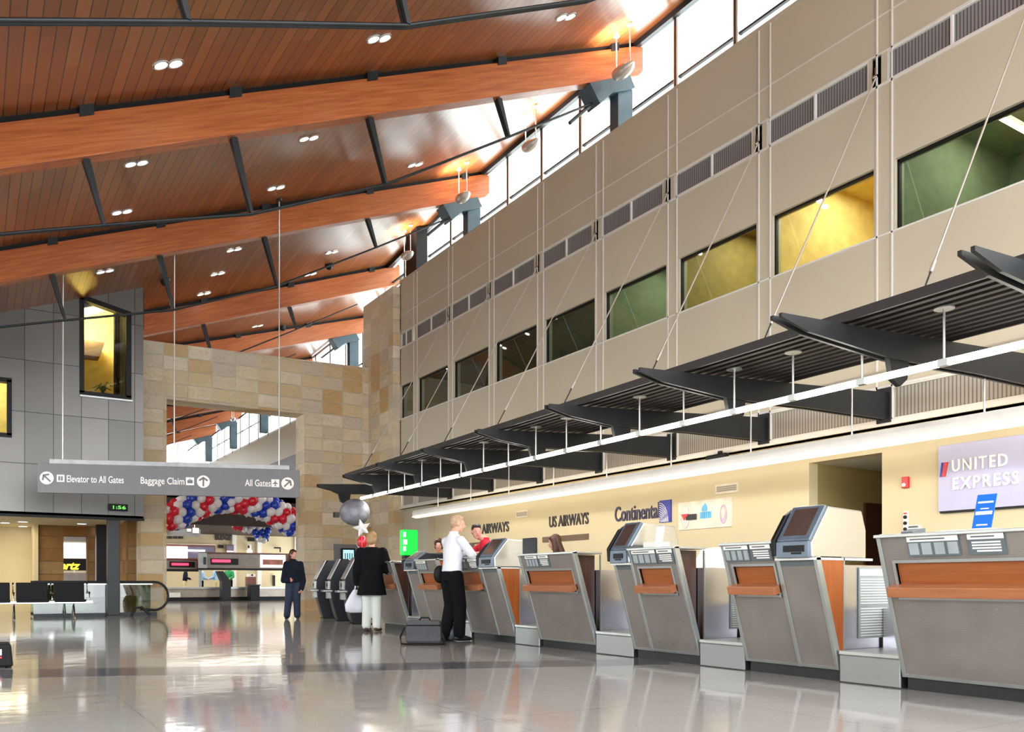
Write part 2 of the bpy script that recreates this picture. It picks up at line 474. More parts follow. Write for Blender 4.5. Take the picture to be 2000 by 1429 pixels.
def text(name, txt, h, origin, xdir, mat, parent=None, width=None, **kw):
    """lettering standing on z, reading along xdir (horizontal); width stretches it to fit"""
    me = text_mesh(txt, h, **kw)
    if width:
        xs = [v.co.x for v in me.vertices]; w = max(xs)-min(xs); x0 = min(xs)
        for v in me.vertices: v.co.x = (v.co.x-x0)*width/w
    X = Vector(xdir).normalized(); Y = Vector((0, 0, 1)); N = X.cross(Y)
    o = Vector(origin)-(root_origin(parent) if parent is not None else Vector((0, 0, 0)))
    base = o if parent is not None else Vector((0, 0, 0))
    for v in me.vertices: v.co = base+X*v.co.x+Y*v.co.y+N*v.co.z
    me.name = name
    me.materials.clear(); me.materials.append(MAT[mat])
    ob = bpy.data.objects.new(name, me); COL.objects.link(ob)
    if parent is not None: ob.parent = parent
    else: ob.location = origin
    return ob
ORD = ['first', 'second', 'third', 'fourth', 'fifth', 'sixth', 'seventh', 'eighth', 'ninth', 'tenth', 'eleventh', 'twelfth',
       'thirteenth', 'fourteenth', 'fifteenth', 'sixteenth', 'seventeenth', 'eighteenth', 'nineteenth', 'twentieth', 'twenty-first', 'twenty-second', 'twenty-third', 'twenty-fourth']
WX = 10.2            # face of the panelled right wall
GX = 11.35           # clerestory glass
NEGY = (0, -1, 0)    # reading direction of lettering on the right wall

# ------------------------------------------------------------------ roof data: (y, z of beam top at x=0, slope)
ROOF = [(-1, 6.38, .47), (1.6, 6.4, .465), (7.4, 6.45, .46), (12.9, 6.73, .433), (18.9, 7.03, .396), (24.9, 6.74, .374), (30.9, 7.2, .31), (36.9, 6.95, .31), (42.9, 6.85, .31), (48.9, 6.8, .31), (54.9, 6.8, .31), (60.9, 6.8, .31), (66, 6.8, .31)]
CEIL_UP = .10
def roof(y):
    for a, b in zip(ROOF, ROOF[1:]):
        if a[0] <= y <= b[0]:
            k = (y-a[0])/(b[0]-a[0]); return a[1]+(b[1]-a[1])*k, a[2]+(b[2]-a[2])*k
    return ROOF[-1][1:]
def ceil_z(x, y):
    z0, s = roof(y); return z0+s*x+CEIL_UP
def on_ceiling(u, v):
    r = ray(u, v); lo, hi = 1.0, 90.0
    for _ in range(60):
        t = (lo+hi)/2
        if CAMZ+r.z*t < ceil_z(r.x*t, r.y*t): lo = t
        else: hi = t
    return Vector((r.x*lo, r.y*lo, ceil_z(r.x*lo, r.y*lo)))
FX = 12.9  # glass line of the hall beyond the stone portal
# ================================================================== FLOOR, CEILING, WALLS
struct(B(((-30, -8, -.2), (16, 70, 0))).build('floor', 'floor'))
fs = MB()
a0, a1 = (-5, 6.66), (9.0, 7.62)
L = Vector((a1[0]-a0[0], a1[1]-a0[1])); nrm = Vector((-L.y, L.x)).normalized()*.28
P0 = [on_y(0, 1323, 1), on_y(1160, 1299, 1)]
def floor_pt(u, v):
    r = ray(u, v); t = -CAMZ/r.z; return Vector((r.x*t, r.y*t, 0))
q = [floor_pt(0, 1325), floor_pt(1160, 1301), floor_pt(1160, 1288), floor_pt(0, 1308)]
def ext(p, qq, k): return p+(qq-p)*k
q = [ext(q[0], q[1], -1.2), ext(q[0], q[1], 1.15), ext(q[3], q[2], 1.15), ext(q[3], q[2], -1.2)]
fs.add([(p.x, p.y, .001) for p in q]+[(p.x, p.y, -.01) for p in q], [(0, 1, 2, 3), (7, 6, 5, 4), (0, 4, 5, 1), (1, 5, 6, 2), (2, 6, 7, 3), (3, 7, 4, 0)])
struct(fs.build('trim_1', 'floor_dark'), 'dark terrazzo band crossing the pale floor')

# ceiling: planked soffit lofted from beam to beam, with real thickness
ys = []
for a, b in zip(ROOF, ROOF[1:]):
    n = 4
    ys += [a[0]+(b[0]-a[0])*i/n for i in range(n)]
ys.append(66)
def xg(y): return GX if y < 25.5 else FX
rows = []
for y in ys:
    x1 = xg(y)+.45; xs = [-4+(x1+4)*i/10 for i in range(11)]
    rows.append([(x, y, ceil_z(x, y)) for x in xs])
cm = MB(); n = 11
vs = [p for r in rows for p in r]+[(p[0], p[1], p[2]+.3) for r in rows for p in r]
N0 = len(rows)*n; fsx = []
for j in range(len(rows)-1):
    for i in range(n-1):
        k = j*n+i
        fsx.append((k, k+1, k+n+1, k+n)); fsx.append((N0+k, N0+k+n, N0+k+n+1, N0+k+1))
for j in range(len(rows)-1):
    for i in (0, n-1):
        k = j*n+i; fsx.append((k, k+n, N0+k+n, N0+k))
for i in range(n-1):
    for k in (i, (len(rows)-1)*n+i): fsx.append((k, k+1, N0+k+1, N0+k))
cm.add(vs, fsx); struct(cm.build('ceiling', 'planks'))

# ---- right wall: panel bands with openings
MODS = [6.8+2.02*k for k in range(-4, 7)]   # module joints -1.28 .. 18.92
YA, YB = -1.28, 21.95
ws = MB()
def band(z0, z1, y0=YA, y1=YB): ws.box((WX, y0, z0), (WX+.2, y1, z1))
JOINTS = MODS+[20.94]
band(3.43, 5.48); band(6.41, 7.49); band(7.89, 9.36); band(2.93, 3.0)
for j in JOINTS:
    for z0, z1, a, b in ((5.48, 6.41, -.14, .17), (7.49, 7.89, .2, .25), (7.49, 7.89, -.03, .06), (3.0, 3.43, -.1, .12)):
        ws.box((WX, j+a, z0), (WX+.2, min(j+b, YB), z1))
ws.box((WX, 21.9, 3), (WX+.2, YB, 9.36))
ws.box((WX-.01, YA, 9.34), (GX+.3, YB, 9.4))
struct(ws.build('wall_right', 'wall'))
# narrow cover strips at joints
ts = MB()
for j in JOINTS:
    for d in (-.1, .12): ts.box((WX-.012, j+d-.011, 3.02), (WX, j+d+.011, 9.34))
ts.box((WX-.008, YA, 8.395), (WX, YB, 8.41))
ts.box((WX-.02, YA, 2.93), (WX, YB, 3.0)); ts.box((WX-.012, YA, 3.43), (WX, YB, 3.46))
ts.box((WX-.012, YA, 7.455), (WX, YB, 7.49)); ts.box((WX-.012, YA, 7.89), (WX, YB, 7.91)); ts.box((WX-.012, YA, 5.455), (WX, YB, 5.48))
struct(ts.build('trim_2', 'trimw'), 'pale joint strips of the panelled wall')
# lower beige wall, recessed under the panels, with a passage opening
LX = 10.5
ZT = 2.93
lw = MB()
PY0, PY1, PZ = 7.05, 8.25, 2.63
lw.box((LX, YA, 0), (LX+.2, PY0, ZT)); lw.box((LX, PY1, 0), (LX+.2, 20.4, ZT)); lw.box((LX, PY0, PZ), (LX+.2, PY1, ZT))
struct(lw.build('wall_right', 'beige'))
struct(B(((WX+.02, YA, ZT), (LX+.2, YB, ZT+.07))).build('trim_3', 'beige'), 'soffit over the recessed counter wall')
pw = MB()
pw.box((LX+.2, PY0-.1, 0), (LX+3.4, PY0, PZ)); pw.box((LX+.2, PY1, 0), (LX+3.4, PY1+.1, PZ)); pw.box((LX+3.3, PY0, 0), (LX+3.4, PY1, PZ))
struct(pw.build('wall_passage', 'olive'))
struct(B(((LX+.2, PY0-.1, PZ), (LX+3.4, PY1+.1, PZ+.06))).build('ceiling_passage', 'white'))
dr = struct(B(((LX+1.3, PY1-.05, 0), (LX+2.2, PY1-.005, 2.1))).build('door_1', 'dkwood'))
MB().ell((LX+1.42, PY1-.09, 1.02), .035).build('door_knob', 'chrome', dr)
# end wall beyond the recess, next to the stone pier
struct(B(((LX-.2, 20.4, 0), (LX+.2, 21.95, ZT))).build('wall_recess', 'wall'))

# ---- office windows with rooms behind
ROOMC = {0: 'green_r', 1: 'brown_r', 2: 'brown_r', 3: 'green_r', 4: 'yellow_r', 5: 'olive_r', 6: 'green_r', 7: 'dim_r', 8: 'dim_r', 9: 'dim_r', 10: 'dim_r', 11: 'dim_r'}
wn = 0
for i in range(len(JOINTS)):
    y0 = JOINTS[i]+.17; y1 = (JOINTS[i+1] if i+1 < len(JOINTS) else 22.07)-.14
    if i < 2: continue
    wn += 1
    z0, z1 = 5.48, 6.41
    w = MB()
    for a, b in (((WX+.05, y0, z1-.035), (WX+.1, y1, z1)), ((WX+.05, y0, z0), (WX+.1, y1, z0+.02)), ((WX+.05, y0, z0), (WX+.1, y0+.02, z1)), ((WX+.05, y1-.035, z0), (WX+.1, y1, z1))): w.box(a, b)
    wo = struct(w.build('window_%d' % wn, 'black'))
    B(((WX+.07, y0+.02, z0+.02), (WX+.08, y1-.03, z1-.03))).build('pane', 'glass', wo)
    # room
    r = MB(); c = ROOMC[i]
    ym = JOINTS[i]; ye = JOINTS[i]+2.02
    r.box((WX+3.0, ym, 4.2), (WX+3.1, ye, 7.3)); r.box((WX+.2, ym, 4.2), (WX+3.1, ym+.06, 7.3)); r.box((WX+.2, ye-.06, 4.2), (WX+3.1, ye, 7.3))
    r.box((WX+.2, ym, 4.2), (WX+3.1, ye, 4.26)); r.box((WX+.2, ym, 7.24), (WX+3.1, ye, 7.3))
    struct(r.build('wall_office', c))
    en = {2: 26, 3: 24, 4: 62, 5: 42, 6: 22, 7: 8, 8: 4, 9: 4, 10: 4}.get(i, 10)
    ld = bpy.data.lights.new('office_lamp', 'AREA'); ld.energy = en; ld.size = 1.0; ld.color = (1, .93, .8)
    lo = bpy.data.objects.new('office_lamp', ld); COL.objects.link(lo); lo.location = (WX+1.5, (ym+ye)/2, 7.2)
    if i == 3:
        p0 = on_x(1812, 335, WX+1.6); 
        fx = thing('strip_light', 'slim fluorescent strip glowing inside the green office behind the nearest window', 'light', (WX+1.4, ym+.9, 7.0))
        MB().box((WX+.9, ym+1.0, 6.86), (WX+2.2, ym+1.08, 6.92)).build('lamp_body', 'white', fx)
        MB().cyl((WX+.95, ym+1.04, 6.84), (WX+2.15, ym+1.04, 6.84), .022).build('lamp_tube', 'tube', fx)
        MB().box((WX+1.0, ym+1.03, 6.9), (WX+1.02, ym+1.05, 7.24)).box((WX+2.08, ym+1.03, 6.9), (WX+2.1, ym+1.05, 7.24)).build('hanger', 'rod', fx)

# ---- grilles in the upper strip, louvres under the canopy, anchor boxes
vis = [i for i in range(3, len(JOINTS))]
for i in range(2, len(JOINTS)):
    ya = JOINTS[i]+.25; yb = (JOINTS[i+1] if i+1 < len(JOINTS) else 22.0)-.03
    ym = (ya+yb)/2
    yb = min(yb, 21.88)
    k = i-2
    for a, b, nm in ((ya, ym, 'nearer'), (ym, yb, 'farther')):
        g = thing('air_grille', 'grey slatted air grille, %s half of %s bay from the photo\'s right edge' % (nm, ORD[k]), 'air grille', (WX+.05, (a+b)/2, 7.49), 'air grilles in the strip above the office windows')
        B(((WX+.035, a+.015, 7.51), (WX+.06, b-.015, 7.87))).build('slats', 'vent', g)
        f = MB()
        f.box((WX+.0, a, 7.49), (WX+.06, b, 7.51)).box((WX+.0, a, 7.87), (WX+.06, b, 7.89)).box((WX+.0, a, 7.51), (WX+.06, a+.015, 7.87)).box((WX, b-.015, 7.51), (WX+.06, b, 7.87))
        f.build('frame', 'trimw', g)
    # anchor box
    j = JOINTS[i]
    if j < 20:
        an = thing('cable_anchor', 'black anchor box in the grille strip, %s from the photo\'s right edge' % ORD[k], 'cable anchor', (WX+.1, j+.13, 7.49), 'cable anchors in the grille strip')
        f = MB().box((WX+.14, j+.07, 7.5), (WX+.18, j+.2, 7.88)).box((WX+.02, j+.065, 7.5), (WX+.18, j+.075, 7.88)).box((WX+.02, j+.19, 7.5), (WX+.18, j+.2, 7.88)).box((WX+.02, j+.075, 7.86), (WX+.18, j+.19, 7.88))
        f.build('recess', 'black', an)
        MB().box((WX-.03, j+.12, 7.58), (WX+.15, j+.14, 7.74)).cyl((WX-.02, j+.1, 7.62), (WX-.02, j+.16, 7.62), .02).build('lug', 'chrome', an)
    lg = thing('wall_louvre', 'ribbed grey louvre panel under the canopy, %s bay from the photo\'s right edge' % ORD[k], 'louvre', (WX+.05, ym, 3.0), 'louvre panels under the canopy')
    e = min(yb-.07, 21.8)
    B(((WX+.04, ya-.12, 3.02), (WX+.07, e, 3.41))).build('slats', 'louvre', lg)
    f = MB()
    f.box((WX, ya-.13, 3.0), (WX+.08, e+.01, 3.02)).box((WX, ya-.13, 3.41), (WX+.08, e+.01, 3.43)).box((WX, ya-.13, 3.02), (WX+.08, ya-.115, 3.41)).box((WX, e-.005, 3.02), (WX+.08, e+.01, 3.41))
    f.build('frame', 'trimw', lg)

# ---- clerestory
wn0 = wn
def clere(x, y0, y1, zb, step, idx0):
    """frames and panes from y0 to y1"""
    k = idx0; y = y0
    while y < y1-.2:
        ye = min(y+step, y1)
        zt = min(ceil_z(x, y), ceil_z(x, ye))-.1
        za, zc = ceil_z(x, y)-.06, ceil_z(x, ye)-.06
        m = MB()
        m.box((x-.09, y, zb), (x+.03, y+.055, za)).box((x-.09, ye-.055, zb), (x+.03, ye, zc))
        m.box((x-.09, y, zb), (x+.03, ye, zb+.1))
        m.hexa([(x-.09, y, za-.1), (x+.03, y, za-.1), (x+.03, ye, zc-.1), (x-.09, ye, zc-.1), (x-.09, y, za), (x+.03, y, za), (x+.03, ye, zc), (x-.09, ye, zc)])
        w = struct(m.build('window_%d' % k, 'white'))
        B(((x-.06, y+.05, zb+.98), (x+.0, ye-.05, zb+1.02)), ((x-.11, y-.012, zb), (x-.085, y+.012, za))).build('transom', 'steel_dk', w)
        B(((x-.01, y+.05, zb+.1), (x, ye-.05, min(za, zc)-.08))).build('pane', 'glass_cl', w)
        y = ye; k += 1
    return k
k = clere(GX, -1.6, 25.4, 9.46, 1.5, wn+1)
# sill wall between ledge and glass
struct(B(((GX-.12, YA, 9.36), (GX+.1, 25.5, 9.46))).build('trim_4', 'white'), 'white clerestory sill')
hm = MB()
yy = [y for y in ys if -2 < y < 25.6]
for a, b in zip(yy, yy[1:]):
    za, zb_ = ceil_z(GX-.1, a), ceil_z(GX-.1, b)
    hm.hexa([(GX-.22, a, za-.17), (GX-.02, a, za-.1), (GX-.02, b, zb_-.1), (GX-.22, b, zb_-.17), (GX-.22, a, za-.02), (GX-.02, a, za+.06), (GX-.02, b, zb_+.06), (GX-.22, b, zb_-.02)])
struct(hm.build('trim_5', 'steel_dk'), 'head rail coloured dark for shadow where ceiling meets clerestory')  # dark colour imitates the shadow along the ceiling edge
# hall beyond
k = clere(FX, 25.6, 58, 8.45, 1.8, k)
struct(B(((FX-.1, 25.5, 3.9), (FX+.2, 60, 8.45)), ((FX-.1, 25.5, 0), (FX+.2, 30, 3.9))).build('wall_right', 'wall'))
struct(B(((FX-.13, 25.6, 6.2), (FX-.1, 60, 6.9))).build('trim_6', 'sign_grey'), 'grey strip along the far hall wall')
struct(B(((FX-.14, 25.6, 5.95), (FX-.1, 60, 6.08))).build('trim_7', 'white'), 'white ledge along the far hall wall')
# glazed gable at the far end
gw = struct(B(((-6, 60, 7.0), (-5.9, 60.2, 9)), *[((x, 60, 3.9), (x+.12, 60.15, 10.6)) for x in (1.5, 4, 6.5, 9, 11.5, 12.7)], ((-6, 60, 6.9), (12.9, 60.15, 7.05)), ((-6, 60, 3.8), (12.9, 60.15, 3.95))).build('window_%d' % k, 'white'))
B(((-6, 60.05, 3.9), (12.8, 60.08, 10.8))).build('pane', 'glass_cl', gw)
struct(B(((-6, 60, 0), (21, 60.2, 3.8))).build('wall_far', 'beige'))

# ---- stone portal
Y1 = 23.7
OX0, OX1, OZ = 4.28, 8.0, 5.69
st = MB()
def wedge(x0, x1, z0, zt0, zt1, y0=Y1, y1=Y1+.75):
    st.hexa([(x0, y0, z0), (x1, y0, z0), (x1, y1, z0), (x0, y1, z0), (x0, y0, zt0), (x1, y0, zt1), (x1, y1, zt1), (x0, y1, zt0)])
def topz(x): return 7.16+(x-3.65)*.02
wedge(3.65, OX0, 0, topz(3.65), topz(OX0)); wedge(OX1, 10.0, 0, topz(OX1), topz(10)); wedge(OX0, OX1, OZ, topz(OX0), topz(OX1))
st.box((10.0, Y1, 0), (13.1, Y1+.75, topz(10)))
struct(st.build('wall_portal', 'stone'))
cp = MB(); cp.box((3.6, Y1-.03, 7.14), (3.66, Y1+.78, 7.2))
st2 = MB().box((9.98, 21.95, 0), (10.6, Y1+.4, 9.22))
struct(st2.build('wall_pier', 'stone'))
# lower stone of the left side room
# ---- zinc clad volume on the left
V0 = 23.0
vz0, vz1 = 7.25, 8.35   # front top at x=0.3 and x=3.6
def vtop(x): return 8.35-(3.6-x)*.305
cl = MB()
def vq(xa, xb, za, zb_):  # piece of the front between heights (functions or numbers)
    fa = (lambda q, zz: zz(q) if callable(zz) else zz)
    cl.hexa([(xa, V0, fa(xa, za)), (xb, V0, fa(xb, za)), (xb, V0+.25, fa(xb, za)), (xa, V0+.25, fa(xa, za)),
             (xa, V0, fa(xa, zb_)), (xb, V0, fa(xb, zb_)), (xb, V0+.25, fa(xb, zb_)), (xa, V0+.25, fa(xa, zb_))])
WA = (2.21, 3.27, 5.47, 7.80, 7.55); WB = (-.6, .69, 4.29, 5.58)
wtop = lambda x: WA[3]+(WA[4]-WA[3])*(x-WA[0])/(WA[1]-WA[0])
vq(-6, WB[0], 2.45, vtop); vq(WB[0], WB[1], 2.45, WB[2]); vq(WB[0], WB[1], WB[3], vtop); vq(WB[1], WA[0], 2.45, vtop)
vq(WA[0], WA[1], 2.45, WA[2]); vq(WA[0], WA[1], wtop, vtop); vq(WA[1], 3.6, 2.45, vtop)
cl.box((3.35, V0+.25, 2.45), (3.6, Y1+.9, 7.1)); cl.box((3.35, V0+.25, 7.1), (3.6, Y1-.05, 8.2))
struct(cl.build('wall_left', 'clad'))
struct(B(((-6, V0-.02, 2.4), (3.62, V0+.05, 2.46))).build('trim_8', 'black'), 'black edge under the zinc clad volume')
cr = MB()
cr.hexa([(-6, V0-.04, vtop(-6)-.03), (3.66, V0-.04, vtop(3.66)-.03), (3.66, V0+.3, vtop(3.66)-.03), (-6, V0+.3, vtop(-6)-.03), (-6, V0-.04, vtop(-6)+.05), (3.66, V0-.04, vtop(3.66)+.05), (3.66, V0+.3, vtop(3.66)+.05), (-6, V0+.3, vtop(-6)+.05)])
cr.prism([(V0+.3, 8.4), (V0+1.4, 8.6), (V0+.3, 7.3)], 0, 3.6, 3.66)
struct(cr.build('trim_9', 'black'), 'black cap edge of the zinc clad volume')
# inside of that volume: two lit rooms
rm = MB()
rm.box((-3, V0+1.5, 4.1), (3.35, V0+1.6, 8.0)); rm.box((.9, V0+.25, 4.1), (1.0, V0+1.5, 7.1)); rm.box((-3, V0+.25, 4.1), (-2.9, V0+1.5, 6)); rm.box((3.28, V0+.25, 4.1), (3.35, V0+1.5, 7.9))
struct(rm.build('wall_office', 'yellow_r'))
struct(B(((-3, V0+.25, 4.0), (3.35, V0+1.6, 4.1))).build('floor_office', 'olive_r'))
rc = MB()
rc.hexa([(-3, V0+.25, 5.62), (3.35, V0+.25, 8.03), (3.35, V0+1.6, 8.03), (-3, V0+1.6, 5.62), (-3, V0+.25, 5.66), (3.35, V0+.25, 8.07), (3.35, V0+1.6, 8.07), (-3, V0+1.6, 5.66)])
struct(rc.build('ceiling_office', 'offwhite'))
def lamp(name, loc, e, col, size=.4, rot=None, shape=None, sy=None):
    ld = bpy.data.lights.new(name, 'AREA'); ld.energy = e; ld.size = size; ld.color = col
    if sy: ld.shape = 'RECTANGLE'; ld.size_y = sy
    lo = bpy.data.objects.new(name, ld); COL.objects.link(lo); lo.location = loc
    if rot: lo.rotation_euler = rot
    return lo
lamp('room_lamp', (2.3, V0+.36, 7.25), 95, (1, .9, .62), .8, rot=(PI/2+.25, 0, 0), sy=.4)
lamp('room_lamp', (-.4, V0+.36, 5.75), 70, (1, .93, .75), .8, rot=(PI/2, 0, 0), sy=.3)
k += 1
fo = MB()
x0, x1, z0, za, zb_ = WA
e = .05
fo.hexa([(x0-e, V0-.03, z0-e), (x1+e, V0-.03, z0-e), (x1+e, V0+.2, z0-e), (x0-e, V0+.2, z0-e), (x0-e, V0-.03, z0+e), (x1+e, V0-.03, z0+e), (x1+e, V0+.2, z0+e), (x0-e, V0+.2, z0+e)])
fo.hexa([(x0-e, V0-.03, za-e), (x1+e, V0-.03, zb_-e), (x1+e, V0+.2, zb_-e), (x0-e, V0+.2, za-e), (x0-e, V0-.03, za+.07), (x1+e, V0-.03, zb_+.07), (x1+e, V0+.2, zb_+.07), (x0-e, V0+.2, za+.07)])
fo.box((x0-e, V0-.03, z0), (x0+e, V0+.2, za)); fo.box((x1-e-.02, V0-.03, z0), (x1+e, V0+.2, zb_))
w = struct(fo.build('window_%d' % k, 'black'), 'tall lit window with slanted head in the zinc wall')
gp = MB().add([(x0, V0+.08, z0), (x1, V0+.08, z0), (x1, V0+.08, zb_), (x0, V0+.08, za), (x0, V0+.09, z0), (x1, V0+.09, z0), (x1, V0+.09, zb_), (x0, V0+.09, za)], [(0, 1, 2, 3), (7, 6, 5, 4), (0, 4, 5, 1), (1, 5, 6, 2), (2, 6, 7, 3), (3, 7, 4, 0)])
gp.build('pane', 'glass', w)
B(((x0-.05, V0-.08, z0-.1), (x1+.07, V0+.02, z0-.06))).build('sill', 'alu', w)
k += 1
x0, x1, z0, z1 = WB
fo = B(((x0, V0-.03, z0-e), (x1+e, V0+.2, z0+e)), ((x0, V0-.03, z1-e), (x1+e, V0+.2, z1+e)), ((x1-.05, V0-.03, z0), (x1+e, V0+.2, z1)), ((x0-e, V0-.03, z0), (x0+e, V0+.2, z1)))
w = struct(fo.build('window_%d' % k, 'black'), 'lit window cut by the left edge of the photo')
B(((x0, V0+.08, z0), (x1, V0+.09, z1))).build('pane', 'glass', w)
# things inside the tall window
cu = thing('curtain', 'pale and dark drapes at the right side of the tall lit window', 'curtain', (3.0, V0+.5, 5.4))
def wavy(xa, xb, mat, nm):
    m = MB(); R0 = []; R1 = []
    for i in range(25):
        x = xa+(xb-xa)*i/24; y = V0+.5+.03*math.sin(i*1.3)
        R0.append((x, y)); 
    poly = R0+[(p[0], p[1]+.02) for p in reversed(R0)]
    m.prism(poly, 2, 5.4, 7.75); return m.build(nm, mat, cu)
wavy(2.98, 3.12, 'curtain_dk', 'dark_drape'); wavy(3.12, 3.26, 'curtain', 'pale_drape')
B(((2.9, V0+.49, 7.75), (3.28, V0+.53, 7.79))).build('curtain_rail', 'alu', cu)
bx = thing('pendant_fixture', 'brown box light fitting hanging inside the tall lit window', 'light', (2.4, V0+1.0, 7.0))
MB().hexa([(2.15, V0+.8, 6.6), (2.7, V0+.8, 6.6), (2.7, V0+1.3, 6.6), (2.15, V0+1.3, 6.6), (2.05, V0+.7, 6.95), (2.8, V0+.7, 6.95), (2.8, V0+1.4, 6.95), (2.05, V0+1.4, 6.95)]).build('shade', 'brown_r', bx)
MB().cyl((2.25, V0+1.1, 6.95), (2.25, V0+1.1, 7.6), .015).build('stem', 'black', bx)
pl = thing('potted_plant', 'small spiky potted plant on the sill of the tall lit window', 'plant', (2.72, V0+.42, 5.47))
MB().cyl((2.72, V0+.42, 5.47), (2.72, V0+.42, 5.6), .06, .08).build('pot', 'black', pl)
lf = MB()
for i in range(16):
    a = i*2.4; r = .16+.1*random.random(); h = .1+.2*random.random()
    lf.tube([(2.72, V0+.42, 5.6), (2.72+r*.5*math.cos(a), V0+.42+r*.5*math.sin(a), 5.62+h), (2.72+r*math.cos(a), V0+.42+r*math.sin(a), 5.6+h*.7)], .011, 5)
lf.build('leaves', 'leaf', pl)
struct(B(((1.0, V0+.25, 5.36), (3.3, V0+.7, 5.46))).build('trim_10', 'offwhite'), 'inner sill of the tall lit window')

struct(B(((-9.2, -1.2, 0), (-9, 23, 3.4)), ((-9.2, 22.8, 0), (-6, 23, 3.4))).build('wall_left', 'wall'))  # unseen hall wall, added to keep bright sky out of the steel's reflections
# ---- under the volume
struct(B(((-6, V0, 2.46), (3.6, 31, 2.52))).build('ceiling_lobby', 'offwhite'))
struct(B(((-6, 28.4, 0), (1.45, 28.6, 2.46)), ((1.4, 26.9, 0), (1.5, 28.4, 2.46))).build('wall_lobby', 'beige'))
sw = MB().box((1.5, 27.0, 0), (2.13, 27.4, 2.46)).box((2.74, 27.0, 0), (3.66, 27.4, 2.46)).box((2.13, 27.0, 2.17), (2.74, 27.4, 2.46)).box((3.4, Y1+.75, 0), (3.66, 27.0, 2.46))
struct(sw.build('wall_lobby', 'stone_dark'))
for nm, xa, xb, ya, lab in (('steel_column', 2.79, 3.07, 23.05, 'dark steel column under the corner of the zinc volume'), ('steel_column', 2.86, 3.14, 26.0, 'black column standing behind the front dark column')):
    c = thing(nm, lab, 'column', ((xa+xb)/2, ya+.14, 0))
    B(((xa, ya, .03), (xb, ya+.28, 2.46))).build('shaft', 'steel_dk' if ya < 24 else 'black', c, bev=.01)
    B(((xa-.03, ya-.03, 0), (xb+.03, ya+.31, .03))).build('base_plate', 'steel_dk', c)
ko = 0
for u, v in ((45, 1018), (45, 1027), (160, 1022), (100, 1033), (200, 1028), (10, 1020)):
    r = ray(u, v); tt = (2.46-CAMZ)/r.z; x, y = r.x*tt, r.y*tt
    d = thing('downlight', 'round downlight in the low lobby soffit, %s from the left' % ORD[sorted([10, 45, 46, 100, 160, 200]).index({0: 45, 1: 46, 2: 160, 3: 100, 4: 200, 5: 10}[ko])], 'light', (x, y, 2.46), 'downlights in the lobby soffit'); ko += 1
    MB().cyl((x, y, 2.452), (x, y, 2.459), .11, n=20).build('diffuser', 'down', d)
    tr_ = MB(); tr_.cyl((x, y, 2.445), (x, y, 2.46), .14, n=20, cap=False); tr_.cyl((x, y, 2.445), (x, y, 2.46), .112, n=20, cap=False); tr_.build('trim_ring', 'white', d)
lamp('lobby_and_fill_lamp', (.6, 26.5, 2.4), 22, (1, .85, .5), 1.2, sy=1.2)
lamp('lobby_and_fill_lamp', (-2.2, 27.5, 2.4), 20, (1, .82, .45), 1.0)
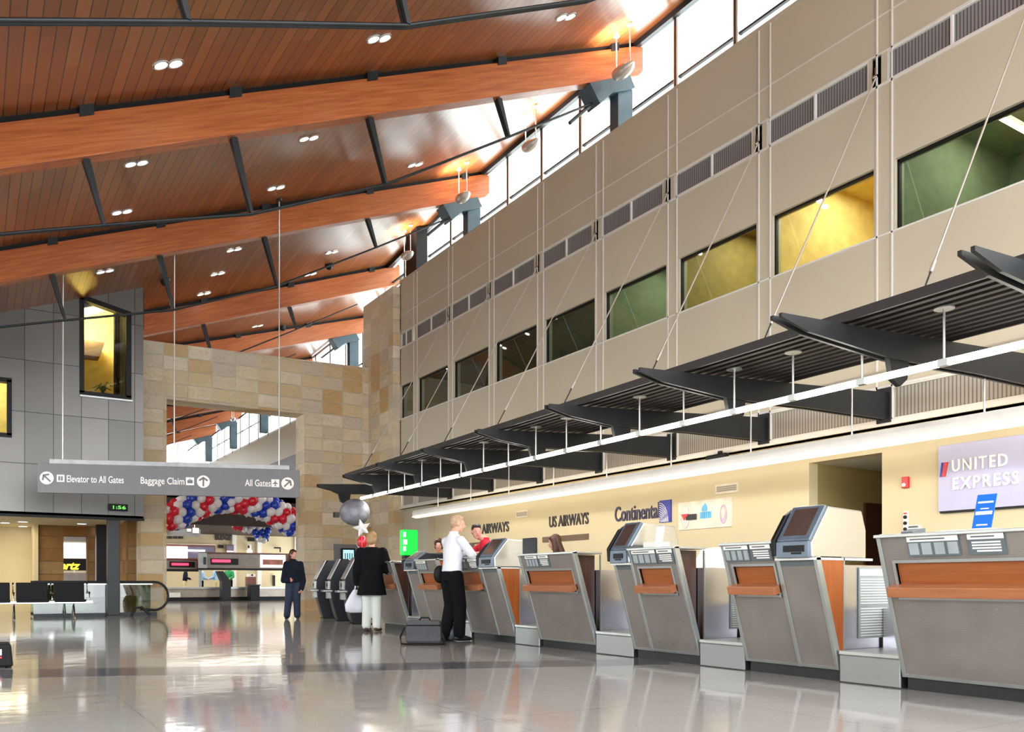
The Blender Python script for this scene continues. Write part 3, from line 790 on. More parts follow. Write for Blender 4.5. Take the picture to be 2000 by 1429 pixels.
# ================================================================== ROOF BEAMS
BD, BW = .60, .27
SX = [(-2.2, -2.1), (1.30, 1.53), (3.30, 3.57), (5.50, 5.79), (7.99, 8.21)]     # strut top x, bottom x
SD = [.55, .95, 1.2, 1.15, .72]                                                # drop of the lower end below the beam soffit
def beam(y, label, far=False):
    z0, s = roof(y+.01); xr = GX-.02 if y < 25.5 else FX-.05
    if 24 < y < 25.5: xr = GX+.2
    t = thing('roof_beam', label, 'beam', (0, y, z0), 'trussed timber roof beams')
    def Z(x): return z0+s*x
    p = [(-4, Z(-4)), (xr, Z(xr)), (xr, Z(xr)-BD+.08), (xr-.12, Z(xr-.12)-BD), (-4, Z(-4)-BD)]
    MB().prism(p, 1, y, y+BW).build('timber', 'glulam', t, bev=.008)
    MB().prism([(-4, Z(-4)), (xr, Z(xr)), (xr, Z(xr)+CEIL_UP+.02), (-4, Z(-4)+CEIL_UP+.02)], 1, y+.07, y+BW-.07).build('dark_gap_strip', 'black', t)  # black strip stands for the dark gap between beam and planks
    pts = [(-3.8, Z(-3.8)-BD+.0)]
    for (xt, xb), d in zip(SX, SD):
        pts.append((xb, Z(xb)-BD-d+.0))
        zt = Z(xt)-BD
        st = MB()
        for dy in (.1, .17):
            st.hexa([(xb-.02, y+dy-.022, pts[-1][1]), (xb+.02, y+dy-.022, pts[-1][1]), (xb+.02, y+dy+.022, pts[-1][1]), (xb-.02, y+dy+.022, pts[-1][1]),
                     (xt-.05, y+dy-.03, zt), (xt+.05, y+dy-.03, zt), (xt+.05, y+dy+.03, zt), (xt-.05, y+dy+.03, zt)])
        st.build('strut', 'steel_dk', t)
    pts.append((10.15, Z(10.15)-BD-.35))
    for dy in (.11, .16):
        MB().tube([(a, y+dy, b) for a, b in pts], .018, 6).build('tie_rod', 'steel_dk', t)
    for x in (1.3, 3.3, 5.5, 8.0, 10.6):
        MB().prism([(x-.09, Z(x-.09)-.05), (x+.09, Z(x+.09)-.05), (x+.09, Z(x+.09)+CEIL_UP+.02), (x-.09, Z(x-.09)+CEIL_UP+.02)], 1, y-.02, y+BW+.02).build('clip', 'steel_dk', t)
    if y < 24 or y > 26:
        X = 0 if y < 25.5 else FX-GX
        P = lambda x, dz: (x+X, Z(x+X)-BD+dz)
        poly = [P(9.94, -.02), P(10.94, .02), P(11.08, -.25), P(10.85, -.28), P(10.5, -.28), P(10.19, -.46)]
        MB().prism(poly, 1, y-.06, y+BW+.06).build('end_bracket', 'steel_bl', t, bev=.01)
        zb = 9.4 if y < 25.5 else 8.45
        MB().box((10.68+X, y, zb), (11.06+X, y+.26, Z(10.9+X)-BD-.2)).build('column', 'steel_bl', t, bev=.01)
        MB().cyl((9.6+X, y+.135, Z(9.6+X)-BD-.66), (10.1+X, y+.135, Z(10.1+X)-BD-.38), .035, n=10).build('turnbuckle', 'steel_dk', t)
bl = {1.6: None, 7.4: 'timber roof beam above the frame whose tie rod crosses the top left corner', 12.9: 'nearest whole timber roof beam, ending at the upper clerestory corner', 18.9: 'second whole timber roof beam, in front of the zinc volume', 24.9: 'timber roof beam just above the stone portal',
      30.9: 'timber roof beam directly behind the stone portal', 36.9: 'roof beam beyond the portal, second behind the stone wall', 42.9: 'roof beam beyond the portal, third behind the stone wall', 48.9: 'roof beam beyond the portal, fourth behind the stone wall', 54.9: 'farthest roof beam, beside the glazed gable'}
for y in (7.4, 12.9, 18.9, 24.9, 30.9, 36.9, 42.9, 48.9, 54.9): beam(y, bl[y], y > 20)
# black steel post at the clerestory end, beyond the second beam
b_ = thing('steel_post', 'tall black steel post at the far end of the clerestory', 'post', (11.05, 22.0, 9.4))
P_ = on_x(812, 520, 10.9)
B(((10.75, P_.y-.35, 9.4), (11.1, P_.y+.35, ceil_z(10.9, P_.y)-.02))).build('shaft', 'black', b_)
B(((10.7, P_.y-.4, 9.4), (11.15, P_.y+.4, 9.44))).build('base_plate', 'black', b_)

# ================================================================== CEILING LIGHTS
dl = [(328, 124), (740, 74), (1105, 32), (266, 318), (603, 269), (539, 366), (238, 413), (811, 321), (457, 487), (425, 534), (398, 573), (205, 529), (648, 492), (606, 535), (352, 638), (503, 636)]
proto = None
places = {0: 'in the upper left planks', 1: 'in the planks above the nearest whole beam', 2: 'in the glossy planks near the top clerestory corner', 3: 'just under the nearest whole beam at left', 4: 'under the middle of the nearest whole beam',
          5: 'just above the second whole beam at centre left', 6: 'just above the second whole beam at far left', 7: 'on the bright planks near the second beam end', 8: 'just under the second beam at centre left', 9: 'between the two dark domes, upper of two',
          10: 'left of the second strut row, lowest before the portal beam', 11: 'over the zinc volume roof edge', 12: 'above the right dark dome', 13: 'lower left of the right dark dome', 14: 'over the left end of the stone lintel', 15: 'over the middle of the stone lintel'}
for i, (u, v) in enumerate(dl):
    p = on_ceiling(u, v); z0, s = roof(p.y)
    t = thing('recessed_light', 'recessed double downlight ' + places[i], 'light', (0, 0, 0), 'recessed ceiling downlights')
    g = MB()
    for d in (-.1, .1): g.cyl((d, 0, -.012), (d, 0, .0), .075, n=18)
    g.build('lamp', 'down', t)
    fr = MB()
    for d in (-.1, .1):
        fr.cyl((d, 0, -.02), (d, 0, .0), .112, n=18, cap=False); fr.cyl((d, 0, -.02), (d, 0, .0), .088, n=18, cap=False)
    fr.build('bezel', 'trimw', t)
    t.location = p; t.rotation_euler = (0, -math.atan(s), 0)
# dark camera domes
for (u, v), lab in (((323, 546), 'dark glossy dome camera on the ceiling right of the zinc volume'), ((643, 516), 'dark glossy dome camera on the ceiling by the portal beam'), ((552, 637), 'dark dome camera above the middle of the stone lintel')):
    p = on_ceiling(u, v)
    t = thing('dome_camera', lab, 'camera', p, 'dome cameras on the ceiling')
    MB().cyl(p+Vector((0, 0, -.05)), p+Vector((0, 0, .03)), .13, n=20).build('housing', 'steel_dk', t)
    MB().ell(p+Vector((0, 0, -.06)), (.11, .11, .11)).build('dome', 'kdark', t)
# pendant uplights
for (x, y), lab in (((10.35, 12.35), 'hanging boat-shaped uplight in front of the nearest whole beam end'), ((10.35, 15.5), 'hanging boat-shaped uplight midway along the clerestory, behind the tie rod'), ((10.2, 18.3), 'hanging boat-shaped uplight in front of the second beam end'), ((10.45, 22.0), 'hanging boat-shaped uplight beside the black steel post'), ((12.0, 41.0), 'small hanging uplight in the far hall by the third clerestory bay'), ((12.0, 47.5), 'small hanging uplight in the far hall by the farthest beam end')):
    zc = ceil_z(x, y); z = zc-.92
    t = thing('pendant_uplight', lab, 'light', (x, y, z), 'pendant uplights along the clerestory')
    R0 = []
    m = MB(); rings = []
    for k in range(9):
        q = -1+2*k/8; w = .13*math.sqrt(max(0, 1-q*q))+.012; h = .15*math.sqrt(max(0, 1-q*q))+.012
        rings.append([Vector((x+w*math.cos(PI+PI*j/10), y+q*.3, z+.16+h*math.sin(PI+PI*j/10))) for j in range(11)]+[Vector((x+w*.9, y+q*.29, z+.15)), Vector((x-w*.9, y+q*.29, z+.15))])
    m.loft(rings); m.build('shell', 'pend', t)
    MB().box((x-.075, y-.21, z+.155), (x+.075, y+.21, z+.17)).build('lamp', 'pend_glow', t)
    for d in (-.2, .2):
        s_ = MB().cyl((x, y+d, z+.16), (x, y+d, ceil_z(x, y+d)), .012, n=8).build('stem', 'rod', t)
        MB().cyl((x, y+d, ceil_z(x, y+d)-.04), (x, y+d, ceil_z(x, y+d)), .06, n=14).build('ceiling_rose', 'pend', s_)
    if y < 30:
        sp = bpy.data.lights.new('uplight', 'SPOT'); sp.energy = 300; sp.spot_size = 2.0; sp.spot_blend = .8; sp.color = (1, .9, .85); sp.shadow_soft_size = .15
        so = bpy.data.objects.new('uplight', sp); COL.objects.link(so); so.location = (x-.05, y, z+.22); so.rotation_euler = (PI, 0, 0)

# ================================================================== CANOPY OVER THE COUNTERS
def OUT(y): return 6.44+.03*(y-3)
def INN(y): return 8.2+.02*(y-5)
def deck_z(x, y): return 3.17+.1*(x-OUT(y))/1.75
dk = thing('canopy_deck', 'dark ribbed metal canopy deck over the row of check-in counters', 'canopy', (7.2, 8, 3.17))
# ribs: corrugated sheet running along y
prof = []
nr = 11
for i in range(nr):
    for (f, h) in ((0, 0), (.45, 0), (.55, .055), (.95, .055)): prof.append(((i+f)/nr, h))
prof.append((1, 0))
m = MB(); yl = [0.2, 5, 10, 15, 17.6]
rings = [[Vector((OUT(y)+(INN(y)-OUT(y))*f, y, deck_z(OUT(y)+(INN(y)-OUT(y))*f, y)+h)) for f, h in prof]+[Vector((OUT(y)+(INN(y)-OUT(y))*f, y, deck_z(OUT(y)+(INN(y)-OUT(y))*f, y)+h+.012)) for f, h in reversed(prof)] for y in yl]
m.loft(rings, smooth=False); m.build('ribbed_sheet', 'deck', dk)
e = MB(); e.hexa([(OUT(.2)-.02, .2, 3.15), (OUT(.2)+.01, .2, 3.15), (OUT(17.6)+.01, 17.6, 3.15), (OUT(17.6)-.02, 17.6, 3.15), (OUT(.2)-.02, .2, 3.235), (OUT(.2)+.01, .2, 3.235), (OUT(17.6)+.01, 17.6, 3.235), (OUT(17.6)-.02, 17.6, 3.235)])
e.build('edge_channel', 'deck', dk)
e = MB(); e.hexa([(INN(.2), .2, 3.25), (INN(.2)+.03, .2, 3.25), (INN(17.6)+.03, 17.6, 3.25), (INN(17.6), 17.6, 3.25), (INN(.2), .2, 3.36), (INN(.2)+.03, .2, 3.36), (INN(17.6)+.03, 17.6, 3.36), (INN(17.6), 17.6, 3.36)])
e.build('edge_channel', 'deck', dk)
TIP = {4.78: 5.66, 6.8: 5.88, 8.82: 6.14, 10.84: 6.27, 12.86: 6.38, 14.88: 6.43, 16.9: 6.55, 18.92: 6.7}
BY = [3.15]+[j for j in MODS if 4 < j < 19.5]
for k, y in enumerate(BY):
    tx = min(TIP.items(), key=lambda q: abs(q[0]-y))[1] if y > 4 else 5.62
    t = thing('canopy_bracket', 'dark tapered twin-plate canopy bracket, %s counted from the nearest' % ORD[k], 'bracket', (WX, y, 3.0), 'brackets carrying the canopy deck')
    top = lambda x: 3.145+.1*(x-OUT(y))/1.75-.006 if x > OUT(y) else 3.135-(OUT(y)-x)*.05
    xs_t = [tx, OUT(y), 8.2, WX]
    bot = [(WX, 3.0), (8.6, 2.98), (7.2, 2.93), (tx+.35, 2.99), (tx, 3.06)]
    poly = [(x, (top(x) if x < 9 else 3.36)) for x in xs_t]+bot
    for nm, d in (('side_plate', -.06), ('side_plate', .03)):
        MB().prism(poly, 1, y+d, y+d+.03).build(nm, 'bracket', t)
    MB().box((WX-.05, y-.1, 2.96), (WX-.0, y+.1, 3.42)).build('wall_plate', 'bracket', t)
    lx = 7.35
    MB().prism([(lx-.16, 2.96), (lx+.16, 2.97), (lx+.13, 2.78), (lx+.02, 2.7), (lx-.1, 2.75)], 1, y-.025, y+.025).build('lug', 'bracket', t)
    # cable
    c = thing('canopy_cable', 'slim steel stay cable from wall to canopy, %s counted from the nearest' % ORD[k], 'cable', (WX, y+.13, 7.6), 'stay cables holding the canopy')
    p0 = Vector((WX-.02, y+.13, 7.6)); p1 = Vector((7.75, y+.13, 3.33))
    pm = p0+(p1-p0)*.84
    MB().cyl(p0, pm, .011, n=7).build('cable', 'rod', c)
    MB().cyl(pm-(p1-p0).normalized()*.1, pm+(p1-p0).normalized()*.05, .02, n=8).build('fitting', 'rod', c)
    MB().cyl(pm, p1, .009, n=7).build('lower_rod', 'steel_dk', c)
# linear light hung below the deck
def RX(y): return 7.0+.022*(y-4)
RZ = 2.73
ll = thing('linear_light', 'long glowing tube light hung on stems beneath the canopy deck', 'light', (7.1, 10, RZ))
sy = [1.7+.805*i for i in range(21)]
lens = lambda y: deck_z(RX(y), y)
for a, b in zip(sy, sy[1:]):
    p0 = Vector((RX(a+.05), a+.05, RZ)); p1 = Vector((RX(b-.05), b-.05, RZ))
    MB().cyl(p0, p1, .032, n=10).build('lamp_tube', 'tube', ll)
for y in sy:
    if y > 17.65: continue
    x = RX(y)
    s_ = MB().cyl((x, y, RZ), (x, y, lens(y)), .011, n=8).build('stem', 'rod', ll)
    MB().cyl((x, y, lens(y)-.012), (x, y, lens(y)), .085, n=16).build('ceiling_plate', 'alu', s_)
    MB().box((x-.03, y-.045, RZ-.03), (x+.03, y+.045, RZ+.03)).build('joint', 'alu', s_)
# wall washing trough
def TX(y): return 8.95+.02*(y-5)
tr = thing('trough_light', 'long white trough light hung on rods in front of the beige counter wall', 'light', (9.1, 10, 2.5))
ya, yb = 1.5, 18.9
def sweep(pr, nm, mat):
    m = MB(); m.loft([[Vector((TX(y)+a, y, b)) for a, b in pr] for y in (ya, 6, 11, yb)], smooth=False); m.build(nm, mat, tr)
sweep([(-.11, 2.49), (.02, 2.45), (.13, 2.47), (.13, 2.5), (.02, 2.52), (-.02, 2.62), (-.09, 2.62), (-.12, 2.56)], 'housing', 'white')
sweep([(-.13, 2.455), (.0, 2.43), (.0, 2.44), (-.13, 2.475)], 'lower_lens', 'trough_lens')
sweep([(.03, 2.53), (.12, 2.51), (.12, 2.53), (.03, 2.55)], 'lamp', 'trough_glow')
sweep([(-.015, 3.3), (.015, 3.3), (.015, 3.325), (-.015, 3.325)], 'support_channel', 'wall')
for y in [1.6+1.61*i for i in range(11)]:
    MB().cyl((TX(y), y, 2.6), (TX(y), y, 3.31), .011, n=8).build('rod', 'rod', tr)
for i in range(6):
    y = 2.8+2.9*i
    lamp('trough_lamp', (TX(y)+.1, y, 2.56), 10, (1, .86, .62), .12, rot=(0, math.radians(-97), 0), sy=2.8)
    lamp('tube_lamp', (RX(y), y, RZ-.05), 30, (1, .95, .86), .06, rot=(0, 0, 0), sy=2.6)
# ================================================================== CHECK-IN COUNTERS
def FXF(y): return 6.25+.014*(y-4)      # foot line of the fronts
ZC = 1.21
def fpt(y, z, out=0.0):
    """point on the leaning front at height z, pushed out by `out`"""
    k = (z-.1)/(ZC-.1); return (FXF(y)-.35*k-out*.95, y, z-out*.3)
def slab(m, y0, y1, z0, z1, o0, o1):
    q = [fpt(y0, z0, o1), fpt(y0, z0, o0), fpt(y1, z0, o0), fpt(y1, z0, o1), fpt(y0, z1, o1), fpt(y0, z1, o0), fpt(y1, z1, o0), fpt(y1, z1, o1)]
    return m.hexa(q)
def counter(y0, y1, label, narrow=None, inset=(.1, .1), cards=(), side='cherry_v', ztop_n=1.06, deep=.55):
    """narrow = (ya, yb): a lower bay under a kiosk; the rest carries the timber inset"""
    ym = (y0+y1)/2
    t = thing('check_in_counter', label, 'counter', (FXF(ym)+.3, ym, 0), 'check-in counters along the right wall')
    wy0, wy1 = y0, y1
    if narrow:
        if abs(narrow[0]-y0) < .01: wy0 = narrow[1]
        else: wy1 = narrow[0]
    iy0, iy1 = wy0+inset[0], wy1-inset[1]
    # perforated front with the inset opening left free
    m = MB()
    slab(m, wy0+.02, wy1-.02, .1, .74, -.04, 0); slab(m, wy0+.02, wy1-.02, 1.0, ZC-.02, -.04, 0)
    slab(m, wy0+.02, iy0, .74, 1.0, -.04, 0); slab(m, iy1, wy1-.02, .74, 1.0, -.04, 0)
    m.build('front_panel', 'perf', t)
    if narrow:
        m = MB(); slab(m, narrow[0]+.02, narrow[1]-.02, .1, ztop_n-.07, -.04, 0); m.build('front_panel', 'perf', t)
        m = MB(); slab(m, narrow[0]+.02, narrow[1]-.02, ztop_n-.07, ztop_n, -.04, .003); m.build('valance', 'card_dk', t)
    # aluminium edge trims
    ed = [y0, y1-.035]
    for a in ed:
        zt = ZC
        if narrow and ((a == y0 and abs(narrow[0]-y0) < .01) or (a != y0 and abs(narrow[1]-y1) < .01)): zt = ztop_n
        m = MB(); slab(m, a, a+.035, .1, zt, -.05, .012); m.build('edge_trim', 'alu', t, bev=.003)
    if narrow:
        a = narrow[1] if abs(narrow[0]-y0) < .01 else narrow[0]
        m = MB(); slab(m, a-.02, a+.02, .1, ZC, -.05, .014); m.build('edge_trim', 'alu', t, bev=.003)
    m = MB(); slab(m, y0+.03, y1-.03, .1, .125, -.045, .006); m.build('bottom_rail', 'alu', t)
    # screws
    m = MB()
    for yy in (wy0+.14, wy1-.14, (wy0+wy1)/2):
        for zz in (.2, .45, .66):
            p = fpt(yy, zz, .002); m.cyl(p, fpt(yy, zz, -.002), .006, n=8)
    m.build('screws', 'chrome', t)
    # timber inset and rail
    m = MB(); slab(m, iy0, iy1, .74, 1.0, -.05, -.02); m.build('timber_inset', 'cherry', t)
    m = MB(); slab(m, iy0-.02, iy1+.06, .76, .835, -.03, .09); m.build('timber_rail', 'cherry_rail', t, bev=.004)
    m = MB(); slab(m, iy0-.02, iy1+.02, 1.0, 1.022, -.04, .012); slab(m, iy0-.02, iy0, .72, 1.0, -.04, .012); slab(m, iy1, iy1+.02, .72, 1.0, -.04, .012); slab(m, iy0-.02, iy1+.02, .72, .74, -.04, .008)
    m.build('inset_frame', 'alu', t)
    # top cap and desk body
    xt = FXF(ym)-.35
    m = MB().box((xt-.03, wy0, ZC-.02), (xt+.42, wy1, ZC+.005)); m.build('top_ledge', 'alu', t, bev=.004)
    if narrow: MB().box((xt-.0, narrow[0], ztop_n-.02), (xt+.8, narrow[1], ztop_n)).build('kiosk_shelf', 'trimw', t)
    x6 = FXF(ym)
    MB().box((x6+.06, y0+.01, .1), (x6+deep, y1-.01, 1.0)).build('desk_body', 'stainless', t)
    MB().box((x6+.03, y0+.03, 0), (x6+deep-.03, y1-.03, .1)).build('kick_base', 'rubber', t)
    # near end panel between the leaning front and a vertical edge
    zs = ztop_n if (narrow and abs(narrow[0]-y0) < .01) else ZC-.03
    fb = fpt(y0, .1, -.05); ft = fpt(y0, zs, -.05)
    ins = .005 if side == 'cherry_v' else .12
    MB().prism([(fb[0], .1), (x6+.05, .1), (x6+.05, zs), (ft[0], zs)], 1, y0+ins, y0+ins+.03).build('end_panel', side, t)  # dark wood variant puts the inset end's shade into its colour
    MB().prism([(fpt(y1, .1, -.05)[0], .1), (x6+.05, .1), (x6+.05, 1.0), (fpt(y1, 1.0, -.05)[0], 1.0)], 1, y1-.04, y1-.01).build('end_panel', 'dkwood', t)
    MB().box((x6+.045, y0-.0, .0), (x6+.06, y0+.02, zs)).build('corner_trim', 'alu', t)
    # information cards
    for (ca, cb, kind) in cards:
        m = MB(); slab(m, ca, cb, 1.045, 1.195, .0, .012); c = m.build('info_card', 'card_dk', t)
        m = MB(); slab(m, ca+.004, cb-.004, 1.155, 1.192, .012, .014); m.build('card_header', 'paper', c)
        m = MB()
        if kind == 4:
            w = (cb-ca)/4
            for q in range(4): slab(m, ca+w*q+.012, ca+w*(q+1)-.012, 1.06, 1.145, .012, .0135)
        else:
            for q in range(4): slab(m, ca+.03, cb-.03-.03*(q == 0), 1.068+.02*q, 1.079+.02*q, .012, .0135)
        m.build('card_print', 'card_lt' if kind == 4 else 'paper', c)
        m = MB(); slab(m, cb-.75*(cb-ca), cb-.03, 1.168, 1.178, .014, .015); m.build('card_heading', 'card_dk', c)
    return t
counter(2.35, 4.01, 'nearest check-in counter, at the right edge, with two dark info cards', None, (.1, .12), ((3.36, 3.76, 4), (3.04, 3.30, 1)))
counter(4.60, 5.65, 'second nearest check-in counter, with a screen kiosk at its right half', (4.60, 5.01), (.06, .1), ((5.06, 5.3, 1), (5.32, 5.62, 4)), deep=.85)
counter(6.27, 7.31, 'third nearest check-in counter, kiosk at its left half and papers on top', (7.0, 7.31), (.13, .1), ((6.32, 6.56, 1), (6.58, 6.96, 4)), 'dkwood', deep=.85)
counter(8.01, 9.23, 'wide grey check-in counter below the dark-haired woman agent', None, (.12, .1), ((8.55, 8.78, 1), (8.80, 9.08, 4)), 'dkwood')
counter(9.84, 11.1, 'check-in counter where the man in the white shirt leans', (9.84, 10.3), (.08, .1), ((10.36, 10.62, 1), (10.7, 11.02, 4)))
counter(11.62, 12.8, 'check-in counter directly behind the grey carry-on case', (12.37, 12.8), (.08, .08), ((12.0, 12.34, 4),))
counter(13.35, 14.5, 'farthest check-in counter, behind the person in the black coat', None, (.1, .1), (), 'dkwood')

# stainless bag wells between counters
def scale_well(y0, y1, label, tall=False, notice=None, xb=6.85):
    ym = (y0+y1)/2; x = FXF(ym)
    t = thing('baggage_scale', label, 'baggage scale', (x+.2, ym, 0), 'stainless baggage wells between counters')
    e = .012
    if True:
        MB().box((x-.02, y0+e, 0), (xb, y1-e, .235)).build('plinth', 'plinth', t, bev=.01)
        MB().box((x-.03, y0+e, .235), (xb, y1-e, .27)).build('weigh_plate', 'alu', t, bev=.006)
        MB().box((xb, y0+e, 0), (xb+.15, y1-e, .62)).build('back_panel', 'stainless', t)
        if notice:
            yn = y1-.004
            n = MB().box((notice[0], yn, .36), (notice[1], yn+.012, .98)).build('notice', 'card_lt', t)
            MB().box((notice[0]+.01, yn-.002, .91), (notice[1]-.01, yn, .965)).build('notice_header', 'paper', n)
            m = MB(); w = notice[1]-notice[0]
            for q in range(22):
                if q in (11,): continue
                sh = random.random()*.15*w
                m.box((notice[0]+.02, yn-.002, .38+.0235*q), (notice[1]-.02-sh, yn, .389+.0235*q))
            m.build('notice_print', 'paper', n)
    return t
scale_well(4.01, 4.60, 'stainless baggage scale with a long printed notice, beside the nearest counter', notice=(6.52, 7.0))
scale_well(5.65, 6.27, 'stainless baggage scale between the second and third nearest counters', notice=(6.72, 7.05))
scale_well(7.31, 8.01, 'stainless baggage scale left of the third nearest counter')
scale_well(9.23, 9.84, 'stainless baggage scale right of the leaning man', notice=None)
scale_well(11.1, 11.62, 'stainless baggage well hidden behind the man in black trousers')
scale_well(12.8, 13.35, 'stainless baggage scale behind the grey carry-on case')

# kiosks standing on the low bays
def kiosk(y0, y1, label, z0=1.06, mirror=False, matb='kiosk_steel', zt=1.5):
    ym = (y0+y1)/2; x = FXF(ym)-.37
    t = thing('ticket_kiosk', label, 'kiosk', (x+.3, ym, z0), 'ticket kiosks standing on the counters')
    bx = [(x+.03, z0), (x+.02, z0+.13), (x+.24, zt), (x+.7, zt-.02), (x+.76, z0+.25), (x+.76, z0)]
    MB().prism(bx, 1, y0+.02, y1-.02).build('cabinet', matb, t, bev=.012)
    def fp(k, o):  # point on slanted face
        ax, az, bx_, bz = x+.02, z0+.13, x+.24, zt
        px, pz = ax+(bx_-ax)*k, az+(bz-az)*k
        nx, nz = -(bz-az), (bx_-ax); L = math.hypot(nx, nz); return (px+nx/L*o, pz+nz/L*o)
    def face(k0, k1, o0, o1, ya, yb): return MB().prism([fp(k0, o0), fp(k1, o0), fp(k1, o1), fp(k0, o1)], 1, ya, yb)
    w = y1-y0
    face(.0, 1.0, -.01, .03, y0+.03, y1-.1*w).build('bezel', 'bezel', t, bev=.01)
    face(.14, .9, .03, .034, y0+.08, y1-.22*w).build('screen', 'screen_dk', t)
    MB().box((x-.01, y0+.03, z0+.0), (x+.03, y1-.1*w, z0+.14)).build('reader_panel', 'bezel', t, bev=.006)
    MB().box((x-.016, y0+.07, z0+.05), (x-.009, y1-.3*w, z0+.105)).box((x-.018, y0+.1, z0+.03), (x-.012, y0+.2, z0+.045)).build('card_slot', 'black', t)
    sb = [(x-.02, z0+.02), (x-.03, z0+.16), (x+.13, zt-.06), (x+.24, zt), (x+.3, zt-.04), (x+.1, z0+.02)]
    if mirror: MB().prism(sb, 1, y0-.015, y0+.03).build('side_cover', 'black', t, bev=.008)
    else: MB().prism(sb, 1, y1-.1*w, y1+.0).build('side_cover', 'black', t, bev=.008)
    return t
kiosk(4.60, 5.01, 'stainless touch-screen kiosk on the second nearest counter', zt=1.5)
kiosk(6.99, 7.32, 'beige-sided touch-screen kiosk on the third nearest counter', zt=1.5)
kiosk(9.84, 10.28, 'grey touch-screen kiosk in front of the leaning man\'s hand', zt=1.45)
kiosk(12.38, 12.8, 'dark small kiosk on the counter behind the grey carry-on case', zt=1.34, matb='kdark')

# things on the counters
def onx(u, v, x): return on_x(u, v, x)
sgn = thing('sign_card', 'blue printed card in a clear stand on the nearest counter', 'sign', (6.15, 3.3, ZC+.005))
pa = onx(1921, 1003, 6.15); cy = pa.y
q = MB().hexa([(6.12, cy-.07, ZC+.03), (6.125, cy-.07, ZC+.03), (6.125, cy+.07, ZC+.03), (6.12, cy+.07, ZC+.03), (6.2, cy-.07, ZC+.28), (6.205, cy-.07, ZC+.28), (6.205, cy+.07, ZC+.28), (6.2, cy+.07, ZC+.28)])
q.build('card', 'blue_card', sgn)
def cardline(za, zb_, ya, yb):
    f = lambda z: 6.12+.08*(z-.03)/.25-.0015
    return MB().hexa([(f(za)-.001, cy+ya, ZC+za), (f(za), cy+ya, ZC+za), (f(za), cy+yb, ZC+za), (f(za)-.001, cy+yb, ZC+za), (f(zb_)-.001, cy+ya, ZC+zb_), (f(zb_), cy+ya, ZC+zb_), (f(zb_), cy+yb, ZC+zb_), (f(zb_)-.001, cy+yb, ZC+zb_)])
for za, zb_, ya, yb in ((.215, .228, -.055, .055), (.17, .178, -.03, .03), (.13, .155, -.06, .06), (.05, .06, -.04, .04)): cardline(za, zb_, ya, yb).build('print_line', 'paper', sgn)
MB().box((6.1, cy-.075, ZC+.005), (6.24, cy+.075, ZC+.03)).build('stand_base', 'white', sgn)
pp = thing('paper_stack', 'white paper stack beside the blue card on the nearest counter', 'paper', (6.15, cy+.19, ZC+.005))
MB().box((6.05, cy+.1, ZC+.005), (6.25, cy+.3, ZC+.02)).build('sheets', 'paper', pp)
MB().box((6.06, cy+.11, ZC+.02), (6.2, cy+.27, ZC+.024)).build('top_sheet', 'paper', pp)
tp = thing('tape_dispenser', 'small grey dispenser at the left end of the nearest counter top', 'dispenser', (6.1, 3.83, ZC+.005))
MB().prism([(6.03, ZC+.005), (6.2, ZC+.005), (6.2, ZC+.06), (6.12, ZC+.05), (6.03, ZC+.03)], 1, 3.79, 3.89).build('body', 'card_dk', tp, bev=.005)
MB().cyl((6.14, 3.8, ZC+.055), (6.14, 3.88, ZC+.055), .03, n=14).build('roll', 'alu', tp)
pr = thing('printer', 'white rounded printer behind the second nearest counter\'s left end', 'printer', (8.0, 6.9, .76))
pw_ = onx(1390, 1085, 7.9)
MB().prism([(7.75, .9), (8.3, .9), (8.3, 1.2), (8.15, 1.31), (7.9, 1.28), (7.75, 1.08)], 1, pw_.y-.3, pw_.y+.2).build('housing', 'white', pr, bev=.03)
MB().box((7.71, pw_.y-.2, 1.0), (7.77, pw_.y+.15, 1.03)).build('paper_slot', 'card_dk', pr)
MB().box((7.95, pw_.y-.2, .76), (8.2, pw_.y+.1, .9)).build('stand', 'dkwood', pr)
wb = thing('paper_roll_box', 'white supply box and papers on top of the third nearest counter', 'box', (6.3, 6.75, ZC+.005))
c3 = onx(1275, 1050, 6.1)
MB().box((6.05, c3.y-.1, ZC+.005), (6.25, c3.y+.1, ZC+.07)).build('box', 'white', wb, bev=.006)
MB().hexa([(6.2, c3.y-.02, ZC+.07), (6.22, c3.y-.02, ZC+.07), (6.22, c3.y+.08, ZC+.07), (6.2, c3.y+.08, ZC+.07), (6.23, c3.y-.02, ZC+.24), (6.25, c3.y-.02, ZC+.24), (6.25, c3.y+.08, ZC+.24), (6.23, c3.y+.08, ZC+.24)]).build('leaflet', 'paper', wb)
mp = thing('mouse_pad', 'dark rounded tray at the left of the white supply box', 'tray', (6.05, c3.y+.22, ZC+.005))
MB().cyl((6.05, c3.y+.22, ZC+.005), (6.05, c3.y+.22, ZC+.03), .12, .13, n=20).build('tray', 'card_dk', mp)
MB().cyl((6.05, c3.y+.22, ZC+.03), (6.05, c3.y+.22, ZC+.034), .1, n=20).build('liner', 'black', mp)
